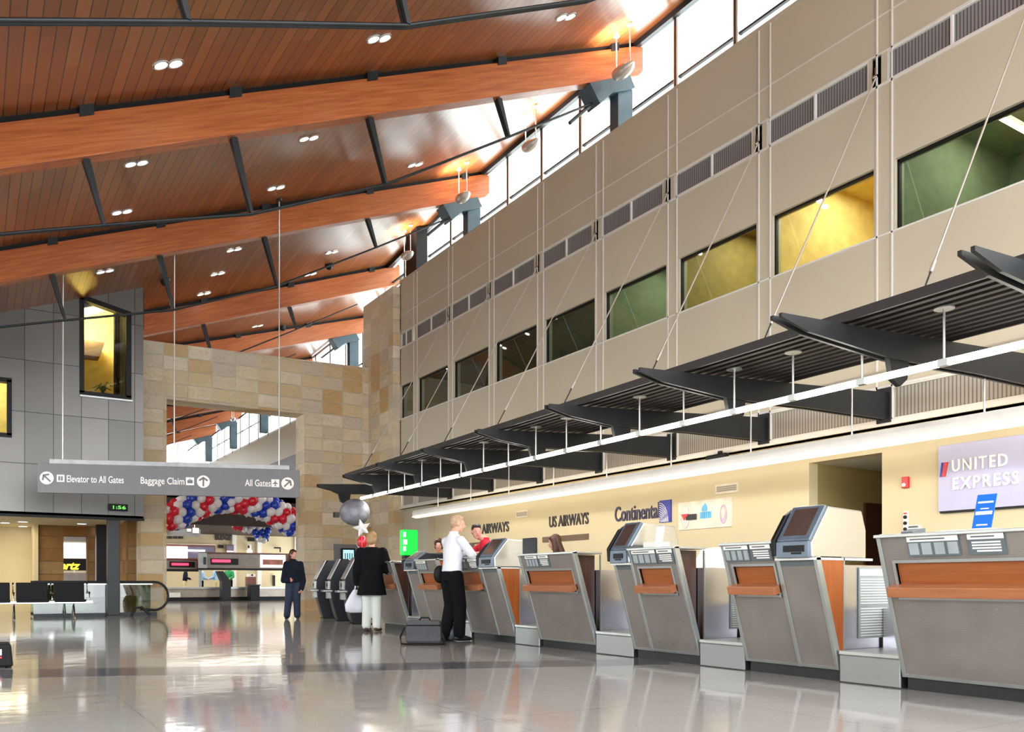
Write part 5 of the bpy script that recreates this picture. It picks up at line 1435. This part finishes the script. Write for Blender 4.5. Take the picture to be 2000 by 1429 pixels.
# carousel signs (gantry header)
YG = 44
gh = flat('carousel_header', 'brown baggage carousel header with number 1, red display and lit picture', 'sign', [('fascia', 386, 1078, 559, 1114, 'fasc', .0, .5), ('grey_face', 388, 1081, 557, 1110, 'sign_warm', .52), ('number_plate', 387, 1079, 404, 1111, 'sign_cap', .56), ('display', 411, 1090, 465, 1103, 'black', .56), ('led_text', 414, 1092, 450, 1098, 'redled', .62), ('lit_picture', 508, 1083, 557, 1108, 'ad_glow', .56), ('picture_print', 513, 1092, 552, 1103, 'picture', .62), ('dark_edge', 386, 1109, 559, 1114, 'black', .6)], YG)
a, b = on_y(392, 1102, YG), on_y(398, 1088, YG)
text('number', '1', b.z-a.z, (a.x, YG-.64, a.z), (1, 0, 0), 'letter_dk', gh, width=(b.x-a.x)*.8, depth=.02, bold=.02)
for u in (388, 557):
    q = on_y(u, 1110, YG); MB().box((q.x-.06, YG-.4, 0), (q.x+.06, YG-.28, q.z)).build('post', 'sign_cap', gh)
gh2 = flat('carousel_header', 'second brown carousel header with red display, cut by the left pier', 'sign', [('fascia', 300, 1091, 386, 1116, 'fasc', .0, .5), ('grey_face', 300, 1094, 384, 1111, 'sign_warm', .52), ('display', 331, 1096, 380, 1108, 'black', .56), ('led_text', 335, 1099, 368, 1104, 'redled', .62), ('dark_edge', 300, 1111, 386, 1115, 'black', .6)], YG+.8)
q = on_y(310, 1110, YG+.8); MB().box((q.x-.06, YG+.4, 0), (q.x+.06, YG+.52, q.z)).build('post', 'sign_cap', gh2)
# carousel
ca = thing('baggage_carousel', 'long low steel baggage carousel with black toe strip beyond the portal', 'carousel', on_y(440, 1170, 41))
rect(MB(), 300, 1147.5, 640, 1169, 43.5, 2.4).build('housing', 'counter_far', ca, bev=.02)
rect(MB(), 300, 1146, 640, 1148, 43.5, 2.5).build('top_plate', 'alu', ca)
rect(MB(), 300, 1166.5, 640, 1170.6, 41.1, .12).build('toe_strip', 'black', ca)
rect(MB(), 310, 1157, 352, 1166, 41.0, .06).build('bright_panel', 'white', ca)
po = thing('carousel_post', 'dark blue leaning post in front of the low carousel', 'post', on_y(440, 1169, 40.2))
p0, p1, p2, p3 = on_y(432, 1170, 40.2), on_y(449, 1170, 40.2), on_y(449, 1135, 40.2), on_y(434, 1135, 40.2)
p4, p5 = on_y(434, 1115, 40.2), on_y(423, 1115, 40.2)
MB().prism([(p0.x, 0), (p1.x, 0), (p2.x, p2.z), (p4.x, p4.z), (p5.x, p5.z), (p3.x-.05, p3.z)], 1, 40.0, 40.5).build('shaft', 'kdark', po)
MB().prism([(p0.x-.1, 0), (p1.x+.1, 0), (p1.x+.1, .06), (p0.x-.1, .06)], 1, 39.9, 40.6).build('foot', 'black', po)
tb = thing('trash_bin', 'black square trash bin in front of the carousel', 'bin', on_y(495, 1169, 40.2))
a, b = on_y(486, 1141, 40.2), on_y(504, 1170, 40.2)
MB().box((a.x, 39.9, 0), (b.x, 40.5, a.z-.05)).build('body', 'black', tb, bev=.02); MB().box((a.x-.03, 39.87, a.z-.05), (b.x+.03, 40.53, a.z)).build('lid', 'steel_dk', tb)
pd = thing('podium', 'brown wooden podium with white phone behind the trash bin', 'podium', on_y(490, 1165, 47))
a, b = on_y(482, 1126, 47), on_y(498, 1165, 47)
MB().box((a.x, 46.8, 0), (b.x, 47.3, a.z)).build('body', 'fasc', pd); MB().box((a.x+.05, 46.85, a.z), (b.x-.02, 47.2, a.z+.16)).build('phone', 'white', pd)
MB().box((a.x+.2, 46.84, a.z+.05), (a.x+.3, 46.86, a.z+.14)).build('handset', 'black', pd)
# rental counter seen through the lobby gap
hz = flat('rental_sign', 'yellow rental lettering sign on a black fascia seen through the lobby gap', 'sign', [('fascia', 60, 1090, 172, 1114, 'black', .0, .3), ('lit_header', 60, 1058, 172, 1090, 'ad_glow', .0, .2), ('grey_header', 60, 1046, 172, 1058, 'sign_warm', .0, .25), ('counter_front', 60, 1118, 172, 1160, 'sign_warm', .0, .6), ('post_light', 144, 1113, 146, 1134, 'white', .35)], 46)
a, b = on_y(100, 1111, 45.6), on_y(157, 1096, 45.6)
text('letters', 'Hertz', (b.z-a.z), (a.x, 45.65, a.z), (1, 0, 0), 'yellow_glow', hz, width=b.x-a.x, depth=.03, bold=.03, shear=.3)
# ================================================================== PEOPLE
def remesh(mb, name, mat, vox=.012, smooth=4, parent=None, label=None):
    me = mb.mesh('tmp', None)
    ob = bpy.data.objects.new('tmp', me); COL.objects.link(ob)
    r = ob.modifiers.new('r', 'REMESH'); r.mode = 'VOXEL'; r.voxel_size = vox; r.use_smooth_shade = True
    s = ob.modifiers.new('s', 'SMOOTH'); s.iterations = smooth; s.factor = .5
    dg = bpy.context.evaluated_depsgraph_get(); dg.update()
    m2 = bpy.data.meshes.new_from_object(ob.evaluated_get(dg)); m2.name = name
    bpy.data.objects.remove(ob)
    m2.materials.clear(); m2.materials.append(MAT[mat])
    for p in m2.polygons: p.use_smooth = True
    o = bpy.data.objects.new(name, m2); COL.objects.link(o)
    if parent: o.parent = parent
    if label: o['label'] = label
    return o
V = Vector
def ring(c, t, lat, rx, ry, n=16):
    t = t.normalized(); lat = (lat-t*lat.dot(t)).normalized(); o = t.cross(lat)
    return [c+lat*(rx*math.cos(2*PI*i/n))+o*(ry*math.sin(2*PI*i/n)) for i in range(n)]
def torso(m, pts, g=0.0):
    """pts: (centre, rx, ry, lateral)"""
    rs = []
    for i, (c, rx, ry, lat) in enumerate(pts):
        t = pts[min(i+1, len(pts)-1)][0]-pts[max(i-1, 0)][0]
        rs.append(ring(c, t, lat, rx+g, ry+g))
    m.loft(rs)
def hand(m, w, d, palm, side, curl=.3, s=1.0):
    """w wrist, d pointing direction, palm = palm normal, side=+1 right/-1 left"""
    d = d.normalized(); palm = (palm-d*palm.dot(d)).normalized(); lat = d.cross(palm)*side
    rot = Matrix((lat, d, palm)).transposed()
    m.ell(w+d*.045*s, (.042*s, .055*s, .018*s), 12, 8, rot)
    for k, (o, L) in enumerate(((-.030, .068), (-.010, .078), (.011, .072), (.030, .056))):
        b = w+d*.088*s+lat*o*s; a1 = curl*(1+.12*k); L *= s
        e1 = (d*math.cos(a1)+palm*math.sin(a1)).normalized(); p1 = b+e1*L*.5
        e2 = (d*math.cos(a1*2.1)+palm*math.sin(a1*2.1)).normalized(); p2 = p1+e2*L*.5
        m.capsule(b-d*.02*s, p1, .0095*s, .009*s, 8); m.capsule(p1, p2, .009*s, .0078*s, 8)
    tb = w+d*.025*s-lat*.03*s; t1 = tb+(d*.6-lat*.75+palm*.25).normalized()*.04*s; t2 = t1+(d*.9-lat*.25+palm*.35).normalized()*.032*s
    m.capsule(tb, t1, .013*s, .0105*s, 8); m.capsule(t1, t2, .0105*s, .0085*s, 8)
def head(m, c, f, up=V((0, 0, 1)), s=1.0):
    """c = head centre, f = facing direction"""
    f = f.normalized(); up = (up-f*up.dot(f)).normalized(); r = f.cross(up)
    def P(x, y, z): return c+(r*x+f*y+up*z)*s
    rot = Matrix((r, f, up)).transposed()
    m.ell(P(0, -.012, .03), (.074*s, .094*s, .09*s), 18, 12, rot)          # skull
    m.ell(P(0, .02, -.035), (.058*s, .068*s, .078*s), 16, 10, rot)          # face
    m.ell(P(0, .05, -.092), (.03*s, .028*s, .024*s), 12, 8, rot)            # chin
    m.ell(P(0, .012, -.07), (.052*s, .055*s, .04*s), 14, 8, rot)            # jaw
    m.capsule(P(0, .086, .008), P(0, .107, -.028), .009*s, .0135*s, 8)      # nose
    m.ell(P(0, .095, -.03), (.017*s, .012*s, .009*s), 10, 6, rot)
    m.ell(P(0, .078, .022), (.05*s, .014*s, .01*s), 12, 6, rot)             # brow
    m.ell(P(0, .084, -.058), (.024*s, .009*s, .01*s), 10, 6, rot)           # mouth swell
    for q in (-1, 1):
        m.ell(P(q*.077, -.008, -.008), (.011*s, .02*s, .032*s), 10, 8, rot)  # ears
    return P, rot
def face_bits(P, rot, parent, s=1.0, lash='eye'):
    for q in (-1, 1):
        e = MB().ell(P(q*.031, .082, .002), (.014*s, .008*s, .008*s), 10, 6, rot).build('eye', 'paper', parent)
        MB().ell(P(q*.031, .0885, .002), (.006*s, .004*s, .006*s), 8, 6, rot).build('iris', 'eye', e)
    m = MB(); m.capsule(P(-.018, .092, -.06), P(.018, .092, -.06), .0045*s, .0045*s, 6); m.build('mouth', 'lip', parent)
def person(label, loc, rz, J, wear, hair, skin='skin', group=None, lod=1):
    """J: joint dict in local space, facing +Y, right = +X"""
    t = thing('person', label, 'person', (0, 0, 0), group)
    h = J; R = V((1, 0, 0))
    lat = h.get('lat', R)
    m = MB()
    P, rot = head(m, h['head'], h['face'], h.get('hup', V((0, 0, 1))))
    m.capsule(h['neck'], h['head']+V((0, 0, -.06))-h['face'].normalized()*.02, .056, .052)
    tp = [(h['pelvis']-V((0, 0, .1)), .13, .09, R), (h['pelvis'], .145, .1, R), (h['waist'], .125, .085, lat), (h['chest'], .15, .1, lat), (h['neck']-V((0, 0, .07)), .13, .075, lat), (h['neck'], .05, .05, lat)]
    torso(m, tp, 0)
    for sd, q in (('l', -1), ('r', 1)):
        m.capsule(h['sh_'+sd], h['el_'+sd], .046, .038); m.capsule(h['el_'+sd], h['wr_'+sd], .038, .026)
        d = h['wr_'+sd]-h['el_'+sd]
        d = h.get('hd_'+sd, d)
        hand(m, h['wr_'+sd], d, h.get('pm_'+sd, V((-q, 0, 0))), q, h.get('curl', .35))
        m.capsule(h['hip_'+sd], h['kn_'+sd], .07, .05); m.capsule(h['kn_'+sd], h['an_'+sd], .048, .034)
        fd = h.get('ft_'+sd, V((q*.15, 1, 0))).normalized()
        m.capsule(h['an_'+sd]-V((0, 0, .03)), h['an_'+sd]+fd*.1-V((0, 0, .045)), .034, .026)
    b = remesh(m, 'body', skin, .011, 2, t)
    face_bits(P, rot, t)
    W = wear
    # top
    m = MB(); g = W.get('g', .014)
    low = h['pelvis'] if not W.get('long') else h['pelvis']-V((0, 0, W['long']))
    tp2 = [(low, .15+W.get('flare', 0), .112+W.get('flare', 0)*.7, R)]+([(h['pelvis'], .15, .11, R)] if W.get('long') else [])+[(h['waist'], .138, .1, lat), (h['chest'], .158, .108, lat), (h['neck']-V((0, 0, .11)), .15, .085, lat), (h['neck']-V((0, 0, .055)), .1, .07, lat), (h['neck']-V((0, 0, .01)), .058, .058, lat)]
    torso(m, tp2, g)
    for sd in 'lr':
        m.capsule(h['sh_'+sd]-V((0, 0, .005)), h['el_'+sd], .05+g*.8, .043+g); m.capsule(h['neck']-V((0, 0, .07)), h['sh_'+sd]-V((0, 0, .005)), .05, .05+g*.6)
        if W.get('sleeve', 'long') == 'long':
            e = h['el_'+sd]+(h['wr_'+sd]-h['el_'+sd])*.93
            m.capsule(h['el_'+sd], e, .043+g, .033+g)
    remesh(m, W['topname'], W['top'], .013, 3, t)
    if W.get('collar'):
        m = MB(); m.cyl(h['neck']-V((0, 0, .04)), h['neck']+V((0, 0, .025)), .072, .064, 16); m.build('collar', W['collar'], t)
    # trousers
    m = MB()
    torso(m, [(h['pelvis']-V((0, 0, .12)), .13, .1, R), (h['pelvis']-V((0, 0, .04)), .148, .112, R), (h['pelvis']+V((0, 0, .05)), .145, .108, R), (h['waist']-V((0, 0, .03)), .136, .1, lat)], .008)
    for sd in 'lr':
        bg = W.get('baggy', 1); m.capsule(h['hip_'+sd]-V((0, 0, .02)), h['kn_'+sd], .093*(1+(bg-1)*.5), .066*bg); m.capsule(h['kn_'+sd], h['an_'+sd]+V((0, 0, .01*bg)), .066*bg, .06*bg)
    remesh(m, 'trousers', W['leg'], .013, 3, t)
    if W.get('belt'):
        m = MB(); m.loft([ring(h['waist']-V((0, 0, .055)), V((0, 0, 1)), R, .152, .118), ring(h['waist']-V((0, 0, .02)), V((0, 0, 1)), R, .151, .117)]); m.build('belt', W['belt'], t)
    for sd, q in (('l', -1), ('r', 1)):
        fd = h.get('ft_'+sd, V((q*.15, 1, 0))).normalized(); a = h['an_'+sd]; base = V((a.x, a.y, a.z-.09))
        m = MB()
        m.capsule(base+V((0, 0, .05))-fd*.03, base+V((0, 0, .042))+fd*.08, .045, .045); m.capsule(base+fd*.08+V((0, 0, .04)), base+fd*.165+V((0, 0, .03)), .043, .03)
        m.capsule(a-V((0, 0, .04)), a, .046, .046)
        sl = MB(); o = remesh(m, 'shoe', W['shoe'], .011, 2, t)
        for v_ in o.data.vertices: v_.co.z = max(v_.co.z, base.z+.004)
    # hair
    hm = MB()
    f = h['face'].normalized(); up = V((0, 0, 1))
    if hair[0] == 'short':
        hm.ell(P(0, -.022, .042), (.081, .096, .09), 18, 12, rot); hm.ell(P(0, -.05, .0), (.075, .06, .075), 16, 10, rot)
        hm.ell(P(0, .03, .085), (.06, .05, .03), 14, 8, rot)
    elif hair[0] == 'full':
        hm.ell(P(0, -.025, .04), (.092, .105, .1), 18, 12, rot); hm.ell(P(0, -.06, -.03), (.09, .07, .085), 16, 10, rot); hm.ell(P(0, .04, .09), (.065, .05, .03), 14, 8, rot)
    else:
        hm.ell(P(0, -.025, .04), (.086, .1, .096), 18, 12, rot); hm.ell(P(0, .03, .085), (.066, .05, .03), 14, 8, rot)
        L = hair[2]
        for q in (-1, 0, 1):
            hm.capsule(P(q*.055, -.06, .0), P(q*.06, -.085, -L*.6), .042, .045); hm.capsule(P(q*.06, -.085, -L*.6), P(q*.045, -.08, -L), .045, .03)
        if hair[0] == 'loose':
            for q in (-1, 1):
                hm.capsule(P(q*.075, .0, .05), P(q*.088, .0, -.1), .028, .032); hm.capsule(P(q*.088, .0, -.1), P(q*.09, .01, -L), .032, .03)
    remesh(hm, 'hair', hair[1], .011, 2, t)
    t.location = loc; t.rotation_euler = (0, 0, rz); t.scale = (stand.k,)*3
    return t, P
def stand(H=1.75, lean=0.0, spread=.1, sh=.185):
    stand.k = H/1.75
    J = dict(pelvis=V((0, 0, .96)), waist=V((0, .0, 1.1)), chest=V((0, 0, 1.28)), neck=V((0, -.01, 1.5)), head=V((0, .02, 1.635)), face=V((0, 1, 0)),
             sh_l=V((-sh, -.01, 1.4)), sh_r=V((sh, -.01, 1.4)), el_l=V((-sh-.05, -.03, 1.14)), el_r=V((sh+.05, -.03, 1.14)), wr_l=V((-sh-.05, .05, .9)), wr_r=V((sh+.05, .05, .9)),
             hip_l=V((-.09, 0, .92)), hip_r=V((.09, 0, .92)), kn_l=V((-spread, .02, .5)), kn_r=V((spread, .02, .5)), an_l=V((-spread-.01, 0, .09)), an_r=V((spread+.01, 0, .09)))
    for n_ in ('waist', 'chest', 'neck', 'head', 'sh_l', 'sh_r', 'el_l', 'el_r', 'wr_l', 'wr_r'):
        J[n_].y += lean*max(0, (J[n_].z-.96))
    return J
def facing(dx, dy): return math.atan2(-dx, dy)   # heading so that local +Y points along (dx, dy)

# --- man in the white shirt, seen from behind, leaning on the counter
J = stand(1.82, .08, .085)
J['el_r'] = V((.3, .2, 1.12)); J['wr_r'] = V((.24, .5, 1.2)); J['hd_r'] = V((.0, 1, .08)); J['pm_r'] = V((0, 0, -1))
J['el_l'] = V((-.25, .14, 1.2)); J['wr_l'] = V((-.12, .4, 1.25)); J['hd_l'] = V((.2, 1, 0)); J['pm_l'] = V((0, 0, -1))
J['face'] = V((.45, 1, -.12)); J['head'] += V((.0, .03, 0)); J['kn_l'].y += .02; J['an_l'].y -= .05; J['an_r'].y += .06; J['kn_r'].y += .06
q = floor_pt(899, 1251)
man, P = person('person in a white shirt and black trousers, seen from behind, leaning on the counter', (q.x-.14, q.y, 0), facing(1, .12), J,
       dict(topname='shirt', top='shirt_w', leg='cloth_b', shoe='shoe', collar='shirt_w', belt='bag_blk', g=.018, baggy=1.4), ('short', 'hair_sb'), 'skin')
m = MB(); m.ell(V((-.2, -.06, .93)), (.05, .11, .13), 14, 10); remesh(m, 'shoulder_pouch', 'bag_blk', .012, 2, man)
m = MB(); m.tube([V((-.2, -.02, 1.04)), V((-.2, -.03, 1.3)), V((-.14, .0, 1.52))], .012, 6); m.build('pouch_strap', 'bag_blk', man)
# --- person in the black coat, from behind
J = stand(1.72, .02, .085, .195)
J['el_r'] = V((.26, .1, 1.1)); J['wr_r'] = V((.16, .33, 1.14)); J['hd_r'] = V((-.2, 1, .1)); J['pm_r'] = V((0, 0, -1))
J['el_l'] = V((-.25, .0, 1.06)); J['wr_l'] = V((-.27, .1, .86)); J['hd_l'] = V((-.02, .1, -1)); J['face'] = V((.1, 1, -.05)); J['curl'] = .8
q = floor_pt(726, 1229)
lady, P = person('person in a long black coat and white trousers, seen from behind at the far counter', (q.x*.965, q.y*.965, 0), facing(.75, 1), J,
       dict(topname='coat', top='cloth_b', leg='cloth_pw', shoe='shoe_br', long=.32, flare=.065, g=.055, baggy=1.35), ('full', 'hair_bl'), 'skin')
m = MB(); m.tube([V((-.06, .06, 1.5)), V((-.02, -.13, 1.49)), V((.08, -.175, 1.43)), V((.18, -.175, 1.37)), V((.28, -.12, 1.29)), V((.34, -.03, 1.2))], .012, 6); m.build('shoulder_strap', 'b_white', lady)
hp = Matrix.Rotation(facing(.75, 1), 3, 'Z') @ V((-.3, .1, .78))
tb = thing('tote_bag', 'soft white tote bag hanging from the left hand of the black-coated person', 'bag', (0, 0, 0))
m = MB(); m.loft([[V((x*w, y*d, z)) for x, y in ((1, 1), (.4, 1.2), (-.4, 1.2), (-1, 1), (-1.1, 0), (-1, -1), (-.4, -1.2), (.4, -1.2), (1, -1), (1.1, 0))] for z, w, d in ((-.42, .12, .03), (-.4, .19, .055), (-.28, .2, .07), (-.12, .12, .05), (-.02, .06, .03))])
m.build('bag_body', 'shirt_w', tb)
for s_ in (-.02, .02): MB().tube([V((-.05, s_, -.05)), V((-.03, s_, .04)), V((0, s_*.4, .085)), V((.03, s_, .04)), V((.05, s_, -.05))], .008, 6).build('handle', 'shirt_w', tb)
tb.location = V((q.x*.965, q.y*.965, 0))+hp*.95; tb.rotation_euler = (0, 0, facing(.75, 1)+.6)
# --- woman standing by the kiosks
J = stand(1.6, .0, .085, .175)
J['el_r'] = V((.24, -.02, .98)); J['wr_r'] = V((.1, .19, .98)); J['hd_r'] = V((-1, .4, 0)); J['pm_r'] = V((0, 1, 0)); 
J['el_l'] = V((-.24, -.0, .97)); J['wr_l'] = V((-.2, .1, .76)); J['face'] = V((-.75, 1, -.1)); J['curl'] = .9
J['el_r'] *= 1; J['an_r'] += V((.06, .04, 0)); J['kn_r'] += V((.03, .03, 0))
q = floor_pt(573, 1209)
wom, P = person('person with long brown hair in a dark jacket, standing by the navy kiosks', (q.x, q.y, 0), facing(-.35, -1), J,
       dict(topname='jacket', top='cloth_navy', leg='jeans', shoe='shoe', long=.03, flare=.015, g=.032, collar='cloth_navy', baggy=1.4), ('long', 'hair_br', .26), 'skin_r')
MB().box((-.0, .145, .93), (.075, .15, 1.06)).build('id_badge', 'paper', wom)
m = MB(); m.tube([V((-.05, .09, 1.32)), V((.0, .145, 1.2)), V((.035, .15, 1.06))], .006, 6); m.tube([V((.07, .09, 1.32)), V((.06, .145, 1.2)), V((.035, .15, 1.06))], .006, 6); m.build('lanyard', 'bag_blk', wom)
m = MB(); m.box((-.1, .2, .93), (.08, .25, 1.03)); m.build('folder', 'bag_blk', wom)
# --- agents behind the counters
J = stand(1.78, .5)
J['el_r'] = V((.3, .3, 1.3)); J['wr_r'] = V((.1, .52, 1.27)); J['hd_r'] = V((-1, .3, 0)); J['pm_r'] = V((0, 0, -1))
J['el_l'] = V((-.3, .3, 1.3)); J['wr_l'] = V((-.08, .54, 1.27)); J['hd_l'] = V((1, .3, 0)); J['pm_l'] = V((0, 0, -1)); J['face'] = V((-1.0, .35, -.1))
J['neck'] += V((0, -.05, .02)); J['head'] += V((.02, .0, .0))
q = on_x(929, 1043, 6.75)
red, P = person('person with short dark hair in a red shirt, leaning on crossed arms behind the counter', (7.14, q.y, 0), facing(-1, 0), J,
       dict(topname='polo_shirt', top='cloth_red', leg='cloth_b', shoe='shoe', sleeve='short', collar='cloth_red', g=.014), ('short', 'hair_dk'), 'skin_r')
J = stand(1.66, .1); J['wr_l'] = V((-.12, .32, 1.0)); J['wr_r'] = V((.12, .32, 1.0)); J['pm_l'] = J['pm_r'] = V((0, 0, -1)); J['face'] = V((.1, 1, -.2))
q = on_x(1083, 1056, 7.35)
ag, P = person('person with long brown hair and dark top, sitting low behind the wide counter', (7.45, q.y, -.1), facing(-1, .9), J,
       dict(topname='blouse', top='cloth_navy', leg='cloth_b', shoe='shoe', g=.014), ('loose', 'hair_br', .26), 'skin')
J = stand(1.7, .05); J['face'] = V((0, 1, -.1))
q = on_x(857, 1048, 7.45)
hid, P = person('person in dark clothes behind the counter, half hidden by the white-shirted man', (7.45, q.y, -.03), facing(-.6, -1), J,
       dict(topname='blouse', top='cloth_navy', leg='cloth_b', shoe='shoe', g=.014), ('full', 'hair_br'), 'skin_r')
# --- small figures at the far carousel
def far_person(u, y, H, rz, label, top, leg='cloth_b', hair=('short', 'hair_dk'), lean=.1, **kw):
    J = stand(H, lean); J['wr_r'] = J['wr_r']+V((-.1, .25, .15)); J['el_r'] = J['el_r']+V((0, .08, 0)); J['wr_l'] = J['wr_l']+V((.1, .25, .15)); J['el_l'] = J['el_l']+V((0, .08, 0))
    q = on_y(u, 1165, y)
    return person(label, (q.x, y, 0), rz, J, dict(topname='shirt', top=top, leg=leg, shoe='shoe', g=.02, **kw), hair)
far_person(361, 47.5, 1.7, facing(1, -.3), 'small far person in dark top and tan trousers, leftmost behind the carousel', 'cloth_navy', 'cloth_tan')
far_person(393, 47.6, 1.72, facing(1, .2), 'small far person in a light blue shirt, left of the leaning post', 'cloth_lb')
far_person(421, 48.6, 1.76, facing(-1, .5), 'small far person in a pale blue shirt, directly behind the leaning post', 'cloth_lb', 'cloth_tan')
far_person(448, 47.6, 1.78, facing(-.6, -1), 'small far person in a green shirt, right of the leaning post', 'cloth_gr')
# ================================================================== BAGS ON THE FLOOR
q = floor_pt(828, 1259)
cb = thing('carry_on_case', 'grey soft carry-on case with black strap on the floor by the man in black trousers', 'suitcase', (q.x, q.y, 0))
dx = V((CS, -SN, 0)); dy = V((SN, CS, 0))
def cp(a, b, z): return V((q.x, q.y, 0))+dx*a+dy*b+V((0, 0, z))
m = MB(); 
def chex(a0, a1, b0, b1, z0, z1, ta=0.0):
    return [cp(a0, b0, z0), cp(a1, b0, z0), cp(a1, b1, z0), cp(a0, b1, z0), cp(a0+ta, b0+.02, z1), cp(a1-ta, b0+.02, z1), cp(a1-ta, b1-.02, z1), cp(a0+ta, b1-.02, z1)]
m.hexa(chex(-.25, .23, 0, .26, .02, .33, .015)); m.build('body', 'case', cb, bev=.03)
MB().hexa(chex(-.25, .23, -.012, .0, .05, .25, .005)).build('front_pocket', 'case', cb, bev=.006)
MB().hexa(chex(-.24, .22, -.004, .262, .262, .272, .0)).build('zip_line', 'bag_blk', cb)
MB().tube([cp(-.08, .12, .325), cp(-.05, .12, .365), cp(.05, .12, .365), cp(.08, .12, .325)], .011, 8).build('handle', 'bag_blk', cb)
MB().tube([cp(.2, .02, .25), cp(.27, -.02, .1), cp(.29, -.03, .012), cp(.1, -.05, .012), cp(-.2, -.05, .012), cp(-.31, .02, .015), cp(-.33, .05, .1), cp(-.27, .05, .24)], .014, 8).build('shoulder_strap', 'bag_blk', cb)
for a in (-.18, .16): MB().cyl(cp(a-.02, .2, .025), cp(a+.02, .2, .025), .025, n=12).build('wheel', 'rubber', cb)
q = floor_pt(872, 1252)
gb = thing('duffel_bag', 'slumped grey bag on the floor between the carry-on case and the man\'s shoes', 'bag', (q.x, q.y, 0))
def cp2(a, b, z): return V((q.x, q.y, 0))+dx*a+dy*b+V((0, 0, z))
m = MB(); m.loft([[cp2(-.2+.4*k/6, .16+.12*math.cos(2*PI*j/12)*s_, .1+.1*math.sin(2*PI*j/12)*s_*(1 if math.sin(2*PI*j/12) < 0 else 1.3)) for j in range(12)] for k, s_ in enumerate((.55, .9, 1, 1, 1, .9, .55))]); m.build('body', 'card_dk', gb)
MB().tube([cp2(-.1, .16, .21), cp2(-.05, .14, .3), cp2(.05, .14, .3), cp2(.1, .16, .21)], .01, 6).build('handle', 'bag_blk', gb)
# ================================================================== DAYLIGHT AND OUTPUT
w = bpy.data.worlds.new('sky'); SC.world = w; w.use_nodes = True
nt = w.node_tree; bg = nt.nodes['Background']
bg.inputs['Color'].default_value = (.93, .97, 1, 1)
bg.inputs['Strength'].default_value = 5.0
lamp('lobby_and_fill_lamp', (11, 46.5, 3.6), 330, (1, .92, .8), 8, sy=5)  # unseen fill added to light the far hall below the bridge
lamp('lobby_and_fill_lamp', (9, 36, 3.6), 150, (1, .92, .8), 6, sy=4)  # second added fill, nearer the portal, without a fixture
lamp('hall_fill', (8, 49, 5.5), 500, (1, .94, .85), 6, sy=4)  # added fill above the bridge, no fixture there
SC.cycles.use_denoising = True
SC.cycles.max_bounces = 6
SC.cycles.adaptive_threshold = 0.025
SC.cycles.transparent_max_bounces = 16
SC.cycles.caustics_reflective = False
SC.cycles.caustics_refractive = False
SC.cycles.sample_clamp_indirect = 6.0
vs_ = SC.view_settings
vs_.view_transform = 'Standard'; vs_.look = 'None'; vs_.gamma = 1; vs_.exposure = 0.42
vs_.use_curve_mapping = False
